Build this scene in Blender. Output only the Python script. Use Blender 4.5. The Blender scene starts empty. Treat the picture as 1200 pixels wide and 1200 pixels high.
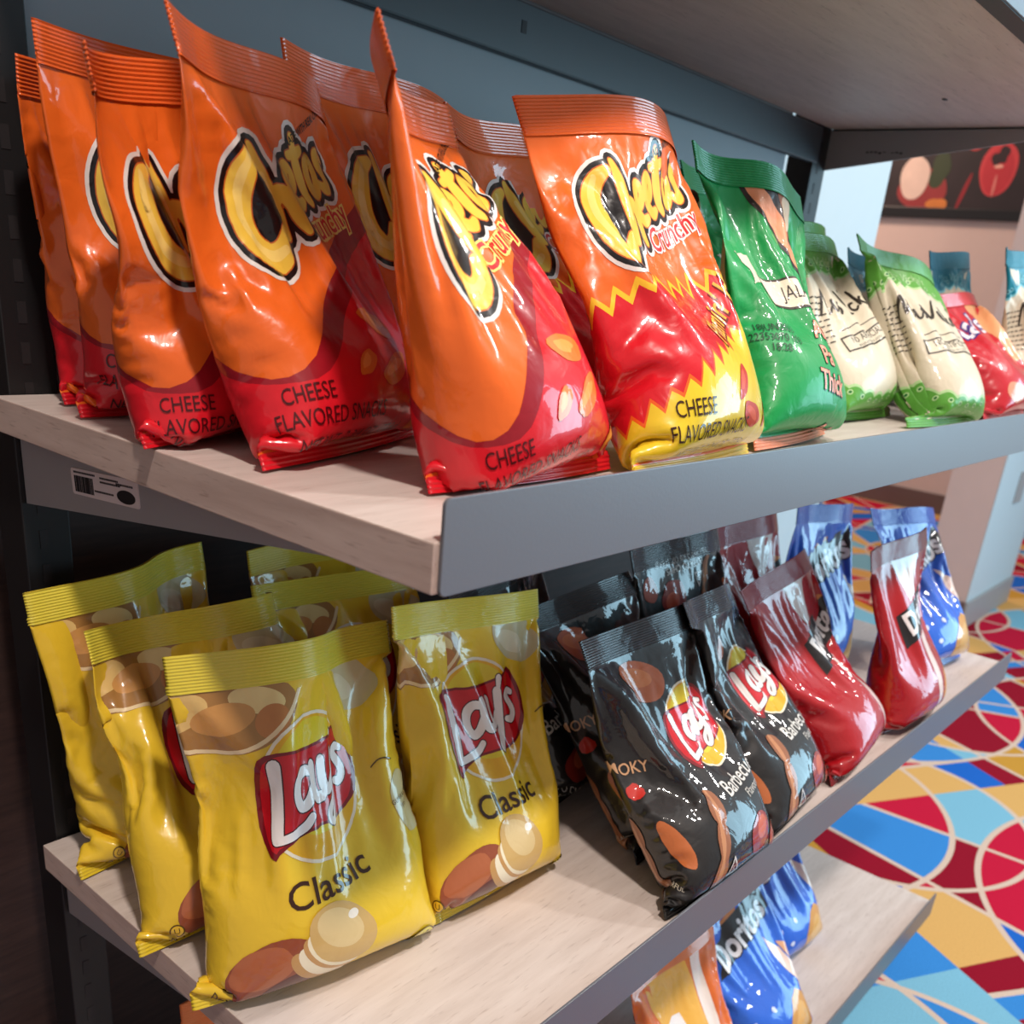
import bpy, math, random, time
import numpy as np
from mathutils import Vector, Euler
from mathutils.geometry import tessellate_polygon

T_START = time.time()
SC = bpy.context.scene
COL = SC.collection
PI = math.pi

# ------------------------------------------------------------------ camera
cam_d = bpy.data.cameras.new('camera')
cam = bpy.data.objects.new('camera', cam_d)
COL.objects.link(cam)
cam.location = (-0.27906, -0.27205, 0.10544)
cam.rotation_euler = Euler((1.17680, -0.09120, -0.85670), 'XYZ')
cam_d.sensor_fit = 'HORIZONTAL'
cam_d.sensor_width = 36.0
cam_d.lens = 1122.5 / 1200 * 36.0
cam_d.shift_x = 0.0
cam_d.shift_y = (789.83 - 600) / 1200
cam_d.clip_start = 0.02
cam_d.clip_end = 60
cam_d.dof.use_dof = True
cam_d.dof.focus_distance = 0.62
cam_d.dof.aperture_fstop = 11.0
SC.camera = cam

# ------------------------------------------------------------------ light
SC.view_settings.view_transform = 'Standard'
SC.view_settings.look = 'None'
SC.view_settings.gamma = 1.0
SC.view_settings.use_curve_mapping = False
SC.view_settings.exposure = 0.0

world = bpy.data.worlds.new('room_air')
SC.world = world
world.use_nodes = True
wbg = world.node_tree.nodes['Background']
wbg.inputs['Color'].default_value = (1.0, 0.90, 0.86, 1)
wbg.inputs['Strength'].default_value = 0.37


def area_light(name, loc, target, size, energy, color, size_y=None, shape='DISK'):
    d = bpy.data.lights.new(name, 'AREA')
    d.shape = shape
    d.size = size
    if size_y is not None:
        d.shape = 'RECTANGLE'
        d.size_y = size_y
    d.energy = energy
    d.color = color
    o = bpy.data.objects.new(name, d)
    COL.objects.link(o)
    o.location = loc
    dirv = Vector(target) - Vector(loc)
    o.rotation_euler = dirv.to_track_quat('-Z', 'Y').to_euler()
    return o


# recessed ceiling lamps in front of the shelving (warm white)
area_light('ceiling_lamp_near', (-0.35, -0.85, 1.75), (0.05, 0.1, -0.2), 0.16, 38, (1.0, 0.88, 0.80))
area_light('ceiling_lamp_middle', (0.95, -0.75, 1.75), (0.7, 0.1, -0.2), 0.16, 19, (1.0, 0.93, 0.89))
area_light('ceiling_lamp_far', (2.3, -0.9, 1.75), (1.6, 0.1, -0.5), 0.16, 22, (1.0, 0.95, 0.92))
# daylight from the tall windows of the lobby, to the right of the camera
area_light('window_daylight', (3.0, -1.7, 0.45), (0.9, 0.1, -0.1), 1.5, 62, (0.46, 0.80, 1.0), 1.7)
area_light('lobby_lamp', (4.3, 2.6, 1.7), (4.6, 1.7, -0.5), 0.5, 34, (1.0, 0.72, 0.55))

# ------------------------------------------------------------------ helpers
def lin(c):
    return tuple(((v / 255) / 12.92 if v / 255 <= 0.04045 else ((v / 255 + 0.055) / 1.055) ** 2.4) for v in c)


def tag(o, label=None, cat=None, group=None, kind=None):
    if label: o['label'] = label
    if cat: o['category'] = cat
    if group: o['group'] = group
    if kind: o['kind'] = kind
    return o


def link(o, parent=None):
    COL.objects.link(o)
    if parent is not None:
        o.parent = parent
    return o


def empty(name, loc=(0, 0, 0), rz=0.0):
    o = bpy.data.objects.new(name, None)
    o.empty_display_size = 0.03
    link(o)
    o.location = loc
    o.rotation_euler = (0, 0, rz)
    return o


class MB:
    """collects boxes, prisms, tubes; build() links them as one mesh"""
    def __init__(self):
        self.v = []; self.f = []; self.m = []
    def add(self, vs, fs, mi=0):
        b = len(self.v)
        self.v += [tuple(p) for p in vs]
        self.f += [tuple(b + i for i in f) for f in fs]
        self.m += [mi] * len(fs)
        return self
    def box(self, x0, x1, y0, y1, z0, z1, mi=0):
        vs = [(x, y, z) for z in (z0, z1) for y in (y0, y1) for x in (x0, x1)]
        return self.add(vs, [(0, 2, 3, 1), (4, 5, 7, 6), (0, 1, 5, 4), (2, 6, 7, 3), (0, 4, 6, 2), (1, 3, 7, 5)], mi)
    def prism(self, pts, axis, a, b, mi=0):
        """pts: 2D outline; axis 'x','y','z' extruded from a to b"""
        n = len(pts)
        def mk(p, t):
            if axis == 'x': return (t, p[0], p[1])
            if axis == 'y': return (p[0], t, p[1])
            return (p[0], p[1], t)
        vs = [mk(p, a) for p in pts] + [mk(p, b) for p in pts]
        fs = [tuple(range(n))[::-1], tuple(range(n, 2 * n))]
        fs += [(i, (i + 1) % n, n + (i + 1) % n, n + i) for i in range(n)]
        return self.add(vs, fs, mi)
    def build(self, name, mats, parent=None, bevel=0.0, smooth=False):
        me = bpy.data.meshes.new(name)
        me.from_pydata(self.v, [], self.f)
        for m in (mats if isinstance(mats, (list, tuple)) else [mats]):
            me.materials.append(m)
        me.polygons.foreach_set('material_index', self.m)
        import bmesh
        bm = bmesh.new(); bm.from_mesh(me)
        bmesh.ops.recalc_face_normals(bm, faces=bm.faces)
        if bevel > 0:
            bmesh.ops.bevel(bm, geom=list(bm.edges), offset=bevel, segments=2, affect='EDGES', profile=0.5, clamp_overlap=True)
        bm.to_mesh(me); bm.free()
        if smooth:
            me.polygons.foreach_set('use_smooth', [True] * len(me.polygons))
        me.update()
        o = bpy.data.objects.new(name, me)
        return link(o, parent)


# ------------------------------------------------------------------ materials
def new_mat(name):
    m = bpy.data.materials.new(name)
    m.use_nodes = True
    nt = m.node_tree
    return m, nt, nt.nodes['Principled BSDF']


def node(nt, t, **kw):
    n = nt.nodes.new(t)
    for k, v in kw.items():
        setattr(n, k, v)
    return n


def mat_plain(name, rgb, rough=0.5, metal=0.0, spec=0.5, noise=0.06, nscale=30, bump=0.0, coat=0.0):
    m, nt, b = new_mat(name)
    c = lin(rgb)
    tc = node(nt, 'ShaderNodeTexCoord')
    nz = node(nt, 'ShaderNodeTexNoise')
    nz.inputs['Scale'].default_value = nscale
    nz.inputs['Detail'].default_value = 4
    nt.links.new(tc.outputs['Object'], nz.inputs['Vector'])
    mx = node(nt, 'ShaderNodeMix', data_type='RGBA')
    mx.inputs['A'].default_value = tuple(v * (1 - noise) for v in c) + (1,)
    mx.inputs['B'].default_value = tuple(min(1, v * (1 + noise)) for v in c) + (1,)
    nt.links.new(nz.outputs['Fac'], mx.inputs['Factor'])
    nt.links.new(mx.outputs['Result'], b.inputs['Base Color'])
    b.inputs['Roughness'].default_value = rough
    b.inputs['Metallic'].default_value = metal
    b.inputs['Specular IOR Level'].default_value = spec
    b.inputs['Coat Weight'].default_value = coat
    if bump > 0:
        bp = node(nt, 'ShaderNodeBump')
        bp.inputs['Strength'].default_value = bump
        bp.inputs['Distance'].default_value = 0.001
        nt.links.new(nz.outputs['Fac'], bp.inputs['Height'])
        nt.links.new(bp.outputs['Normal'], b.inputs['Normal'])
    return m


def mat_wood(name, c1, c2, c3, stretch, rough=0.45, scale=1.0):
    """laminate wood grain: noise stretched along one axis + fine dark ticks"""
    m, nt, b = new_mat(name)
    tc = node(nt, 'ShaderNodeTexCoord')
    mp = node(nt, 'ShaderNodeMapping')
    mp.inputs['Scale'].default_value = stretch
    nt.links.new(tc.outputs['Object'], mp.inputs['Vector'])
    n1 = node(nt, 'ShaderNodeTexNoise')
    n1.inputs['Scale'].default_value = 9 * scale
    n1.inputs['Detail'].default_value = 8
    n1.inputs['Roughness'].default_value = 0.62
    n1.inputs['Distortion'].default_value = 0.35
    nt.links.new(mp.outputs['Vector'], n1.inputs['Vector'])
    r1 = node(nt, 'ShaderNodeValToRGB')
    r1.color_ramp.elements[0].position = 0.30
    r1.color_ramp.elements[0].color = lin(c2) + (1,)
    r1.color_ramp.elements[1].position = 0.68
    r1.color_ramp.elements[1].color = lin(c1) + (1,)
    nt.links.new(n1.outputs['Fac'], r1.inputs['Fac'])
    n2 = node(nt, 'ShaderNodeTexNoise')
    n2.inputs['Scale'].default_value = 46 * scale
    n2.inputs['Detail'].default_value = 3
    nt.links.new(mp.outputs['Vector'], n2.inputs['Vector'])
    r2 = node(nt, 'ShaderNodeValToRGB')
    r2.color_ramp.elements[0].position = 0.60
    r2.color_ramp.elements[0].color = (0, 0, 0, 1)
    r2.color_ramp.elements[1].position = 0.74
    r2.color_ramp.elements[1].color = (0.55, 0.55, 0.55, 1)
    nt.links.new(n2.outputs['Fac'], r2.inputs['Fac'])
    mx = node(nt, 'ShaderNodeMix', data_type='RGBA')
    nt.links.new(r2.outputs['Color'], mx.inputs['Factor'])
    nt.links.new(r1.outputs['Color'], mx.inputs['A'])
    mx.inputs['B'].default_value = lin(c3) + (1,)
    nt.links.new(mx.outputs['Result'], b.inputs['Base Color'])
    b.inputs['Roughness'].default_value = rough
    bp = node(nt, 'ShaderNodeBump')
    bp.inputs['Strength'].default_value = 0.15
    bp.inputs['Distance'].default_value = 0.0006
    nt.links.new(n1.outputs['Fac'], bp.inputs['Height'])
    nt.links.new(bp.outputs['Normal'], b.inputs['Normal'])
    return m


_film = {}


def film(rgb, rough=0.30, metal=0.0, coat=0.6, crinkle=0.2, tr=0.0):
    """glossy printed packaging film of one ink colour"""
    key = (tuple(rgb), rough, metal, coat, crinkle)
    if key in _film:
        return _film[key]
    m, nt, b = new_mat('printed_film')
    b.inputs['Base Color'].default_value = lin(rgb) + (1,)
    b.inputs['Roughness'].default_value = rough
    b.inputs['Metallic'].default_value = metal
    b.inputs['Specular IOR Level'].default_value = 0.25
    b.inputs['Coat Weight'].default_value = coat
    b.inputs['Coat Roughness'].default_value = 0.04
    b.inputs['Coat IOR'].default_value = 1.55
    tc = node(nt, 'ShaderNodeTexCoord')
    n1 = node(nt, 'ShaderNodeTexNoise')
    n1.inputs['Scale'].default_value = 55
    n1.inputs['Detail'].default_value = 2.5
    n1.inputs['Roughness'].default_value = 0.5
    n1.inputs['Distortion'].default_value = 0.8
    nt.links.new(tc.outputs['Object'], n1.inputs['Vector'])
    vo = node(nt, 'ShaderNodeTexVoronoi', feature='F1')
    vo.inputs['Scale'].default_value = 42
    vo.inputs['Randomness'].default_value = 1.0
    nt.links.new(tc.outputs['Object'], vo.inputs['Vector'])
    ad = node(nt, 'ShaderNodeMath', operation='ADD')
    ml = node(nt, 'ShaderNodeMath', operation='MULTIPLY')
    ml.inputs[1].default_value = 0.35
    nt.links.new(vo.outputs['Distance'], ml.inputs[0])
    nt.links.new(n1.outputs['Fac'], ad.inputs[0])
    nt.links.new(ml.outputs[0], ad.inputs[1])
    bp = node(nt, 'ShaderNodeBump')
    bp.inputs['Strength'].default_value = crinkle
    bp.inputs['Distance'].default_value = 0.0035
    nt.links.new(ad.outputs[0], bp.inputs['Height'])
    nt.links.new(bp.outputs['Normal'], b.inputs['Normal'])
    nt.links.new(bp.outputs['Normal'], b.inputs['Coat Normal'])
    _film[key] = m
    return m

# ------------------------------------------------------------------ dimensions (metres)
TB = 0.0231        # board thickness
LIP = 0.0189       # lip above the board
Z1, Z2, Z3, ZT = 0.0, -0.3538, -0.7774, 0.3394
DEP = 0.420        # shelf depth
LEN = 1.219        # shelf length
ZF = -0.888        # floor

# ------------------------------------------------------------------ carpet
def mat_carpet():
    m, nt, b = new_mat('patterned_carpet')
    L = nt.links.new
    tc = node(nt, 'ShaderNodeTexCoord')
    mp = node(nt, 'ShaderNodeMapping')
    mp.inputs['Rotation'].default_value = (0, 0, 0.5)
    mp.inputs['Location'].default_value = (0.13, 0.21, 0)
    L(tc.outputs['Object'], mp.inputs['Vector'])
    def M(op, a, bb=None, cc=None):
        n = node(nt, 'ShaderNodeMath', operation=op)
        for i, x in enumerate((a, bb, cc)):
            if x is None: continue
            if isinstance(x, (int, float)): n.inputs[i].default_value = x
            else: L(x, n.inputs[i])
        return n.outputs[0]
    sep = node(nt, 'ShaderNodeSeparateXYZ')
    L(mp.outputs['Vector'], sep.inputs[0])
    X, Y = sep.outputs[0], sep.outputs[1]
    ids = None
    line = None
    def acc_id(v, k):
        nonlocal ids
        t = M('MULTIPLY', v, k)
        ids = t if ids is None else M('ADD', ids, t)
    def acc_line(dist):
        nonlocal line
        line = dist if line is None else M('MINIMUM', line, dist)
    # families of overlapping circles (period, offset, radius) and bursts of rays from their centres
    fams = [(1.25, 0.0, 0.0, 0.50, 7, 0.3), (1.25, 0.62, 0.50, 0.42, 5, 1.1)]
    for q, (per, ox, oy, rad, nray, ph) in enumerate(fams):
        cx = M('FLOOR', M('DIVIDE', M('ADD', X, ox), per))
        cy = M('FLOOR', M('DIVIDE', M('ADD', Y, oy), per))
        px = M('SUBTRACT', M('SUBTRACT', M('ADD', X, ox), M('MULTIPLY', cx, per)), per / 2)
        py = M('SUBTRACT', M('SUBTRACT', M('ADD', Y, oy), M('MULTIPLY', cy, per)), per / 2)
        r = M('SQRT', M('ADD', M('MULTIPLY', px, px), M('MULTIPLY', py, py)))
        inside = M('LESS_THAN', r, rad)
        acc_id(inside, 3.17 + q * 1.7)
        acc_line(M('ABSOLUTE', M('SUBTRACT', r, rad)))
        # a second eccentric arc inside the circle makes crescents
        if q < 2:
            qx = M('SUBTRACT', px, 0.24); qy = M('ADD', py, 0.15)
            r2 = M('SQRT', M('ADD', M('MULTIPLY', qx, qx), M('MULTIPLY', qy, qy)))
            acc_id(M('LESS_THAN', r2, rad * 0.72), 5.3 + q)
            acc_line(M('ABSOLUTE', M('SUBTRACT', r2, rad * 0.72)))
        if nray:
            ang = M('ADD', M('DIVIDE', M('ARCTAN2', py, px), 2 * PI), 0.5 + ph)
            a = M('MULTIPLY', ang, nray)
            fl = M('FLOOR', a)
            acc_id(fl, 0.917 + q)
            fr = M('SUBTRACT', a, fl)
            d = M('MULTIPLY', M('MINIMUM', fr, M('SUBTRACT', 1.0, fr)), 2 * PI / nray)
            acc_line(M('MULTIPLY', d, r))
    wn = node(nt, 'ShaderNodeTexWhiteNoise', noise_dimensions='1D')
    L(M('ROUND', M('MULTIPLY', ids, 20)), wn.inputs['W'])
    cr = node(nt, 'ShaderNodeValToRGB')
    cr.color_ramp.interpolation = 'CONSTANT'
    pal = [(0.0, (202, 24, 60)), (0.22, (32, 104, 200)), (0.40, (226, 176, 104)), (0.55, (150, 14, 40)),
           (0.66, (60, 140, 214)), (0.80, (206, 152, 60)), (0.90, (130, 190, 214))]
    els = cr.color_ramp.elements
    els[0].position = pal[0][0]; els[0].color = lin(pal[0][1]) + (1,)
    els[1].position = pal[1][0]; els[1].color = lin(pal[1][1]) + (1,)
    for p, c in pal[2:]:
        e = els.new(p); e.color = lin(c) + (1,)
    L(wn.outputs['Value'], cr.inputs['Fac'])
    mx = node(nt, 'ShaderNodeMix', data_type='RGBA')
    L(M('LESS_THAN', line, 0.006), mx.inputs['Factor'])
    L(cr.outputs['Color'], mx.inputs['A'])
    mx.inputs['B'].default_value = lin((222, 196, 176)) + (1,)
    nz = node(nt, 'ShaderNodeTexNoise')
    nz.inputs['Scale'].default_value = 420
    L(tc.outputs['Object'], nz.inputs['Vector'])
    mx2 = node(nt, 'ShaderNodeMix', data_type='RGBA', blend_type='MULTIPLY')
    mx2.inputs['Factor'].default_value = 0.35
    L(mx.outputs['Result'], mx2.inputs['A'])
    L(nz.outputs['Fac'], mx2.inputs['B'])
    L(mx2.outputs['Result'], b.inputs['Base Color'])
    b.inputs['Roughness'].default_value = 0.95
    b.inputs['Specular IOR Level'].default_value = 0.1
    bp = node(nt, 'ShaderNodeBump')
    bp.inputs['Strength'].default_value = 0.5
    bp.inputs['Distance'].default_value = 0.002
    L(nz.outputs['Fac'], bp.inputs['Height'])
    L(bp.outputs['Normal'], b.inputs['Normal'])
    return m


WALL_PINK = mat_plain('pinkish_wall_paint', (214, 188, 178), 0.75, noise=0.03)
WALL_WHITE = mat_plain('white_wall_paint', (184, 199, 204), 0.7, noise=0.02)
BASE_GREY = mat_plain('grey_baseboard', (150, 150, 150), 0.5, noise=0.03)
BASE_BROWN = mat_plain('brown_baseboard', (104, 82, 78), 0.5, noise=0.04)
DARK_WOOD = mat_wood('dark_wall_wood', (62, 43, 38), (42, 28, 25), (32, 22, 19), (1.5, 1.5, 14), 0.55, 1.2)
CEIL = mat_plain('ceiling_paint', (206, 200, 196), 0.9, noise=0.02)

tag(MB().box(-2.0, 5.4, -4.0, 3.4, ZF - 0.05, ZF).build('floor', mat_carpet()), 'carpet of red, blue and gold arcs', None, None, 'structure')
# wall behind the shelving: dark wood to the left, white painted return to the right
tag(MB().box(-2.0, 1.10, 0.53, 0.60, ZF, 1.95).build('wall_back', DARK_WOOD), 'dark brown wood wall behind the shelving', None, None, 'structure')
tag(MB().box(1.10, 1.70, 0.53, 1.10, ZF, 1.95).build('wall_return', WALL_WHITE), 'white painted wall end behind the shelving', None, None, 'structure')
tag(MB().box(5.26, 5.36, -0.2, 3.4, ZF, 1.95).build('wall_right', WALL_PINK), 'pinkish far wall', None, None, 'structure')
tag(MB().box(5.245, 5.26, -0.2, 3.4, ZF, ZF + 0.105).build('baseboard_right', BASE_BROWN, None, 0.003), 'brown baseboard of the far wall', None, None, 'structure')
# square pillar: white front and pink side paint in daylight and shade
pil = tag(MB().box(3.182, 3.75, 0.54, 0.695, ZF, 1.95).build('wall_pillar', WALL_PINK), 'square pillar standing on the carpet', None, None, 'structure')
MB().box(3.1815, 3.75, 0.5375, 0.5405, ZF, 1.95).build('lit_front_face', WALL_WHITE, pil)  # paler sheet, daylight on the front put into its colour
bb = MB()
bb.box(3.17, 3.75, 0.527, 0.5375, ZF, ZF + 0.10)
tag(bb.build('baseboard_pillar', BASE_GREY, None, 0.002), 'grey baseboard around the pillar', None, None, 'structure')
tag(MB().box(3.17, 3.1815, 0.5375, 0.697, ZF, ZF + 0.10).build('baseboard_pillar_side', BASE_BROWN, None, 0.002), 'pillar side baseboard, browned to paint in its shade', None, None, 'structure')  # brown in place of grey paints in the shade of this side
tag(MB().box(3.42, 3.50, 0.531, 0.5375, ZF + 0.42, ZF + 0.53).build('trim_1', BASE_GREY, None, 0.002), 'small grey plate on the pillar', None, None, 'structure')

# ------------------------------------------------------------------ framed picture on the far wall
pic = empty('framed_picture', (5.255, 1.40, 0.58))
tag(pic, 'black framed food picture on the far wall', 'picture')
BLACK_FRAME = mat_plain('black_frame', (22, 20, 24), 0.4)
fr = MB()
Y0, Y1, H0, H1 = -0.95, 0.95, -0.006, 0.62
fr.box(-0.025, 0, Y0, Y1, H0, H0 + 0.05).box(-0.025, 0, Y0, Y1, H1 - 0.05, H1)
fr.box(-0.025, 0, Y0, Y0 + 0.05, H0 + 0.05, H1 - 0.05).box(-0.025, 0, Y1 - 0.05, Y1, H0 + 0.05, H1 - 0.05)
fr.build('frame', BLACK_FRAME, pic, 0.003)
MB().box(-0.010, -0.002, Y0 + 0.04, Y1 - 0.04, H0 + 0.04, H1 - 0.04).build('canvas', mat_plain('picture_ground', (40, 26, 30), 0.5, noise=0.5, nscale=9), pic)


def blob(cy, cz, ry, rz, n=28, wob=0.0, seed=0, tilt=0.0):
    rnd = random.Random(seed)
    ph = [rnd.uniform(0, 6.28) for _ in range(3)]
    out = []
    for i in range(n):
        a = 2 * PI * i / n
        k = 1 + wob * (math.sin(2 * a + ph[0]) + 0.6 * math.sin(3 * a + ph[1]) + 0.4 * math.sin(5 * a + ph[2]))
        u, w = ry * k * math.cos(a), rz * k * math.sin(a)
        out.append((cy + u * math.cos(tilt) - w * math.sin(tilt), cz + u * math.sin(tilt) + w * math.cos(tilt)))
    return out


def pic_shape(name, pts, rgb, d):
    MB().prism(pts, 'x', -0.010 - 0.0006 * d, -0.0095).build(name, mat_plain('picture_ink', rgb, 0.5, noise=0.15, nscale=14), pic)


pic_shape('painted_shape', blob(0.38, 0.13, 0.12, 0.10, wob=0.05, seed=3), (150, 46, 48), 1)
pic_shape('painted_shape', blob(0.31, 0.22, 0.05, 0.08, wob=0.12, seed=5), (52, 62, 36), 2)
pic_shape('painted_shape', blob(0.43, 0.18, 0.075, 0.10, wob=0.03, seed=2), (226, 196, 180), 3)
pic_shape('painted_shape', blob(0.29, 0.06, 0.05, 0.03, wob=0.1, seed=4), (206, 120, 52), 2)
pic_shape('painted_shape', blob(0.03, 0.225, 0.085, 0.125, wob=0.03, seed=8), (206, 60, 66), 1)
pic_shape('painted_shape', blob(0.03, 0.215, 0.068, 0.105, wob=0.03, seed=8), (190, 44, 54), 2)
pic_shape('painted_shape', blob(0.03, 0.28, 0.035, 0.04, wob=0.25, seed=9), (44, 20, 26), 3)
pic_shape('painted_shape', blob(0.03, 0.235, 0.022, 0.008, wob=0.05, seed=10), (236, 170, 150), 4)
pic_shape('painted_shape', blob(0.03, 0.15, 0.006, 0.05, seed=11), (226, 130, 120), 4)
pic_shape('painted_shape', blob(0.17, 0.12, 0.010, 0.09, seed=12, tilt=0.25), (150, 30, 40), 1)
pic_shape('painted_shape', blob(0.16, 0.33, 0.03, 0.03, wob=0.1, seed=13), (190, 60, 60), 1)
pic_shape('painted_shape', blob(-0.22, 0.22, 0.09, 0.13, wob=0.03, seed=14), (196, 50, 58), 1)
pic_shape('painted_shape', blob(-0.42, 0.20, 0.10, 0.11, wob=0.05, seed=15), (212, 150, 70), 1)

# ------------------------------------------------------------------ shelving
WOOD_TOP = mat_wood('pale_oak_laminate', (212, 200, 192), (194, 180, 171), (158, 140, 131), (1.0, 9.0, 9.0), 0.42)
WOOD_SIDE = mat_wood('pale_oak_edge', (206, 184, 172), (182, 157, 145), (136, 108, 96), (9.0, 0.9, 9.0), 0.5, 1.2)
WOOD_UNDER = mat_wood('taupe_underside', (200, 178, 168), (184, 161, 151), (146, 124, 115), (1.0, 9.0, 9.0), 0.55)  # board underside, slightly darker taupe than the top
LIP_MAT = mat_plain('grey_powder_coat', (100, 102, 108), 0.36, spec=0.7, noise=0.02, nscale=500, bump=0.05)
STEEL_BLACK = mat_plain('black_steel', (15, 15, 17), 0.5, noise=0.1)
STEEL_GREY = mat_plain('grey_steel', (152, 146, 145), 0.5, noise=0.03)
PANEL = mat_plain('grey_back_panel', (136, 147, 155), 0.5, noise=0.03)
BEAM = mat_plain('dark_steel_beam', (60, 68, 74), 0.42, noise=0.04)
STICKER = mat_plain('sticker_paper', (214, 198, 194), 0.6)
INK = mat_plain('black_ink', (24, 20, 22), 0.6)
LIP_WOOD = mat_plain('taupe_powder_coat', (128, 120, 124), 0.45, noise=0.02)

rack = empty('shelving_frame', (0, 0, ZF))
tag(rack, 'black steel frame with grey back panel carrying the wooden shelves', 'shelving')


def post(x0, x1, y0, y1):
    m = MB().box(x0, x1, y0, y1, 0, 1.95 - ZF - 0.05)
    p = m.build('post', STEEL_BLACK, rack, 0.001)
    s = MB()
    z = 0.05
    while z < 1.6:
        s.box((x0 + x1) / 2 - 0.006, (x0 + x1) / 2 + 0.000, y0 - 0.0004, y0 + 0.001, z, z + 0.014)
        z += 0.026
    tag(s.build('slot_row', INK, p), kind='stuff')
    return p


post(0.012, 0.046, DEP + 0.002, DEP + 0.042)
post(1.150, 1.1935, DEP + 0.002, DEP + 0.042)
# back panel of the upper bay, its beam, and the lower cross rails
MB().box(0.048, 1.085, DEP + 0.012, DEP + 0.018, -ZF - 0.03, -ZF + 0.345).build('back_panel', PANEL, rack)
MB().box(0.030, 1.165, DEP + 0.0014, DEP + 0.0118, ZT - ZF - 0.047, ZT - ZF - 0.001).build('back_beam', BEAM, rack, 0.002)
for zz in (Z1, Z2, Z3):
    MB().box(0.046, 1.150, DEP + 0.004, DEP + 0.030, zz - ZF - 0.075, zz - ZF - 0.03).build('cross_rail', STEEL_BLACK, rack, 0.001)
MB().box(0.505, 0.512, DEP + 0.0009, DEP + 0.0016, ZT - ZF - 0.026, ZT - ZF - 0.016).build('bolt_hole', INK, rack)


def rounded_rect(x0, x1, z0, z1, r, n=5):
    pts = []
    for (cx, cz, a0) in ((x1 - r, z1 - r, 0), (x0 + r, z1 - r, PI / 2), (x0 + r, z0 + r, PI), (x1 - r, z0 + r, 1.5 * PI)):
        for i in range(n + 1):
            a = a0 + PI / 2 * i / n
            pts.append((cx + r * math.cos(a), cz + r * math.sin(a)))
    return pts


def make_shelf(z, label, y0=0.0):
    r = empty('wooden_shelf', (0, 0, z))
    tag(r, label, 'shelf')
    b = MB()
    b.box(0, LEN, y0, DEP, -TB, 0)
    bo = b.build('board', [WOOD_TOP], r, 0.0008)
    me = bo.data
    me.materials.append(WOOD_SIDE)
    me.materials.append(WOOD_UNDER)
    for p in me.polygons:
        if abs(p.normal.x) > 0.8 or abs(p.normal.y) > 0.8:
            p.material_index = 1
        elif p.normal.z < -0.8:
            p.material_index = 2
    pts = rounded_rect(0.003, LEN - 0.001, -TB - 0.001, LIP, 0.0035)
    MB().prism(pts, 'y', y0 - 0.0022, y0 - 0.0002).build('front_lip', LIP_MAT, r, 0.0004)
    if y0 > 0:
        MB().box(0.003, LEN - 0.001, y0 - 0.0002, y0 + 0.018, -TB - 0.0018, -TB - 0.0001).build('lip_flange', STEEL_BLACK, r)
    for k, xb in enumerate((0.016, LEN - 0.0285)):
        # tapered steel bracket under each end
        MB().prism([(DEP + 0.0012, -TB), (0.08, -TB), (0.08, -TB - 0.006), (DEP + 0.0012, -TB - 0.052)], 'x', xb, xb + 0.003).build('bracket', STEEL_GREY, r)
        MB().box(xb, xb + 0.022, 0.08, DEP, -TB - 0.002, -TB).build('bracket_flange', STEEL_GREY, r)
    return r


top_shelf = make_shelf(ZT + TB, 'topmost wooden shelf seen from below, above the orange snack bags', 0.038)
s1 = make_shelf(Z1, 'pale wooden shelf with grey front lip holding the orange and green snack bags')
s2 = make_shelf(Z2, 'pale wooden shelf holding the yellow, black and red chip bags')
s3 = make_shelf(Z3, 'lowest pale wooden shelf holding the blue chip bags, nearest the carpet')
tick = MB().box(1.0, 1.008, 0.20, 0.204, -TB - 0.0012, -TB + 0.001).build('knot', INK, top_shelf)
scr = MB()
random.seed(5)
for k in range(9):
    yy = 0.36 - k * 0.006
    scr.box(LEN - 0.0289, LEN - 0.0284, yy, yy + 0.004, -TB - 0.030 + random.uniform(-.001, .001), -TB - 0.0285 + random.uniform(-.001, .001))
scr.build('scribble', INK, top_shelf)

# barcode sticker on the left bracket of the shelf with the orange bags
stk = empty('barcode_sticker', (0.016, 0.307, -TB - 0.0175))
tag(stk, 'small white barcode sticker on the bracket under the shelf edge', 'sticker')
stk.rotation_euler = (math.radians(-5), 0, 0)
MB().prism(rounded_rect(-0.042, 0.042, -0.0085, 0.0085, 0.002), 'x', -0.0006, 0.0).build('paper', STICKER, stk)
bar = MB()
random.seed(3)
y = 0.038
while y > 0.014:
    w = random.choice((0.0004, 0.0007, 0.0011))
    bar.box(-0.0008, -0.0005, y - w, y, -0.0065, 0.004)
    y -= w + random.choice((0.0004, 0.0006))
bar.build('barcode', INK, stk)
el = MB().prism(blob(-0.027, -0.003, 0.011, 0.0042), 'x', -0.0008, -0.0005)
el.build('oval_mark', INK, stk)
tx = MB()
for (a, b_, zz) in ((0.038, 0.010, 0.0062), (0.004, -0.018, 0.0055), (0.004, -0.020, 0.0030), (0.012, -0.012, -0.0035), (-0.016, -0.036, 0.0040)):
    t = a
    while t > b_:
        w = random.uniform(0.0008, 0.0020)
        tx.box(-0.0008, -0.0005, t - w, t, zz - 0.0006, zz + 0.0006)
        t -= w + 0.0006
tx.build('small_print', INK, stk)

# ------------------------------------------------------------------ printed artwork (flat shapes wrapped onto the bags)
GM, GN = 30, 44            # simulation cells across one panel / up the bag
UP = 2
GU, GV = GM * UP, GN * UP  # mesh cells across one panel / up the bag
AW, AH = 100.0, 130.0      # artwork units of one panel

_txt = {}


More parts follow.
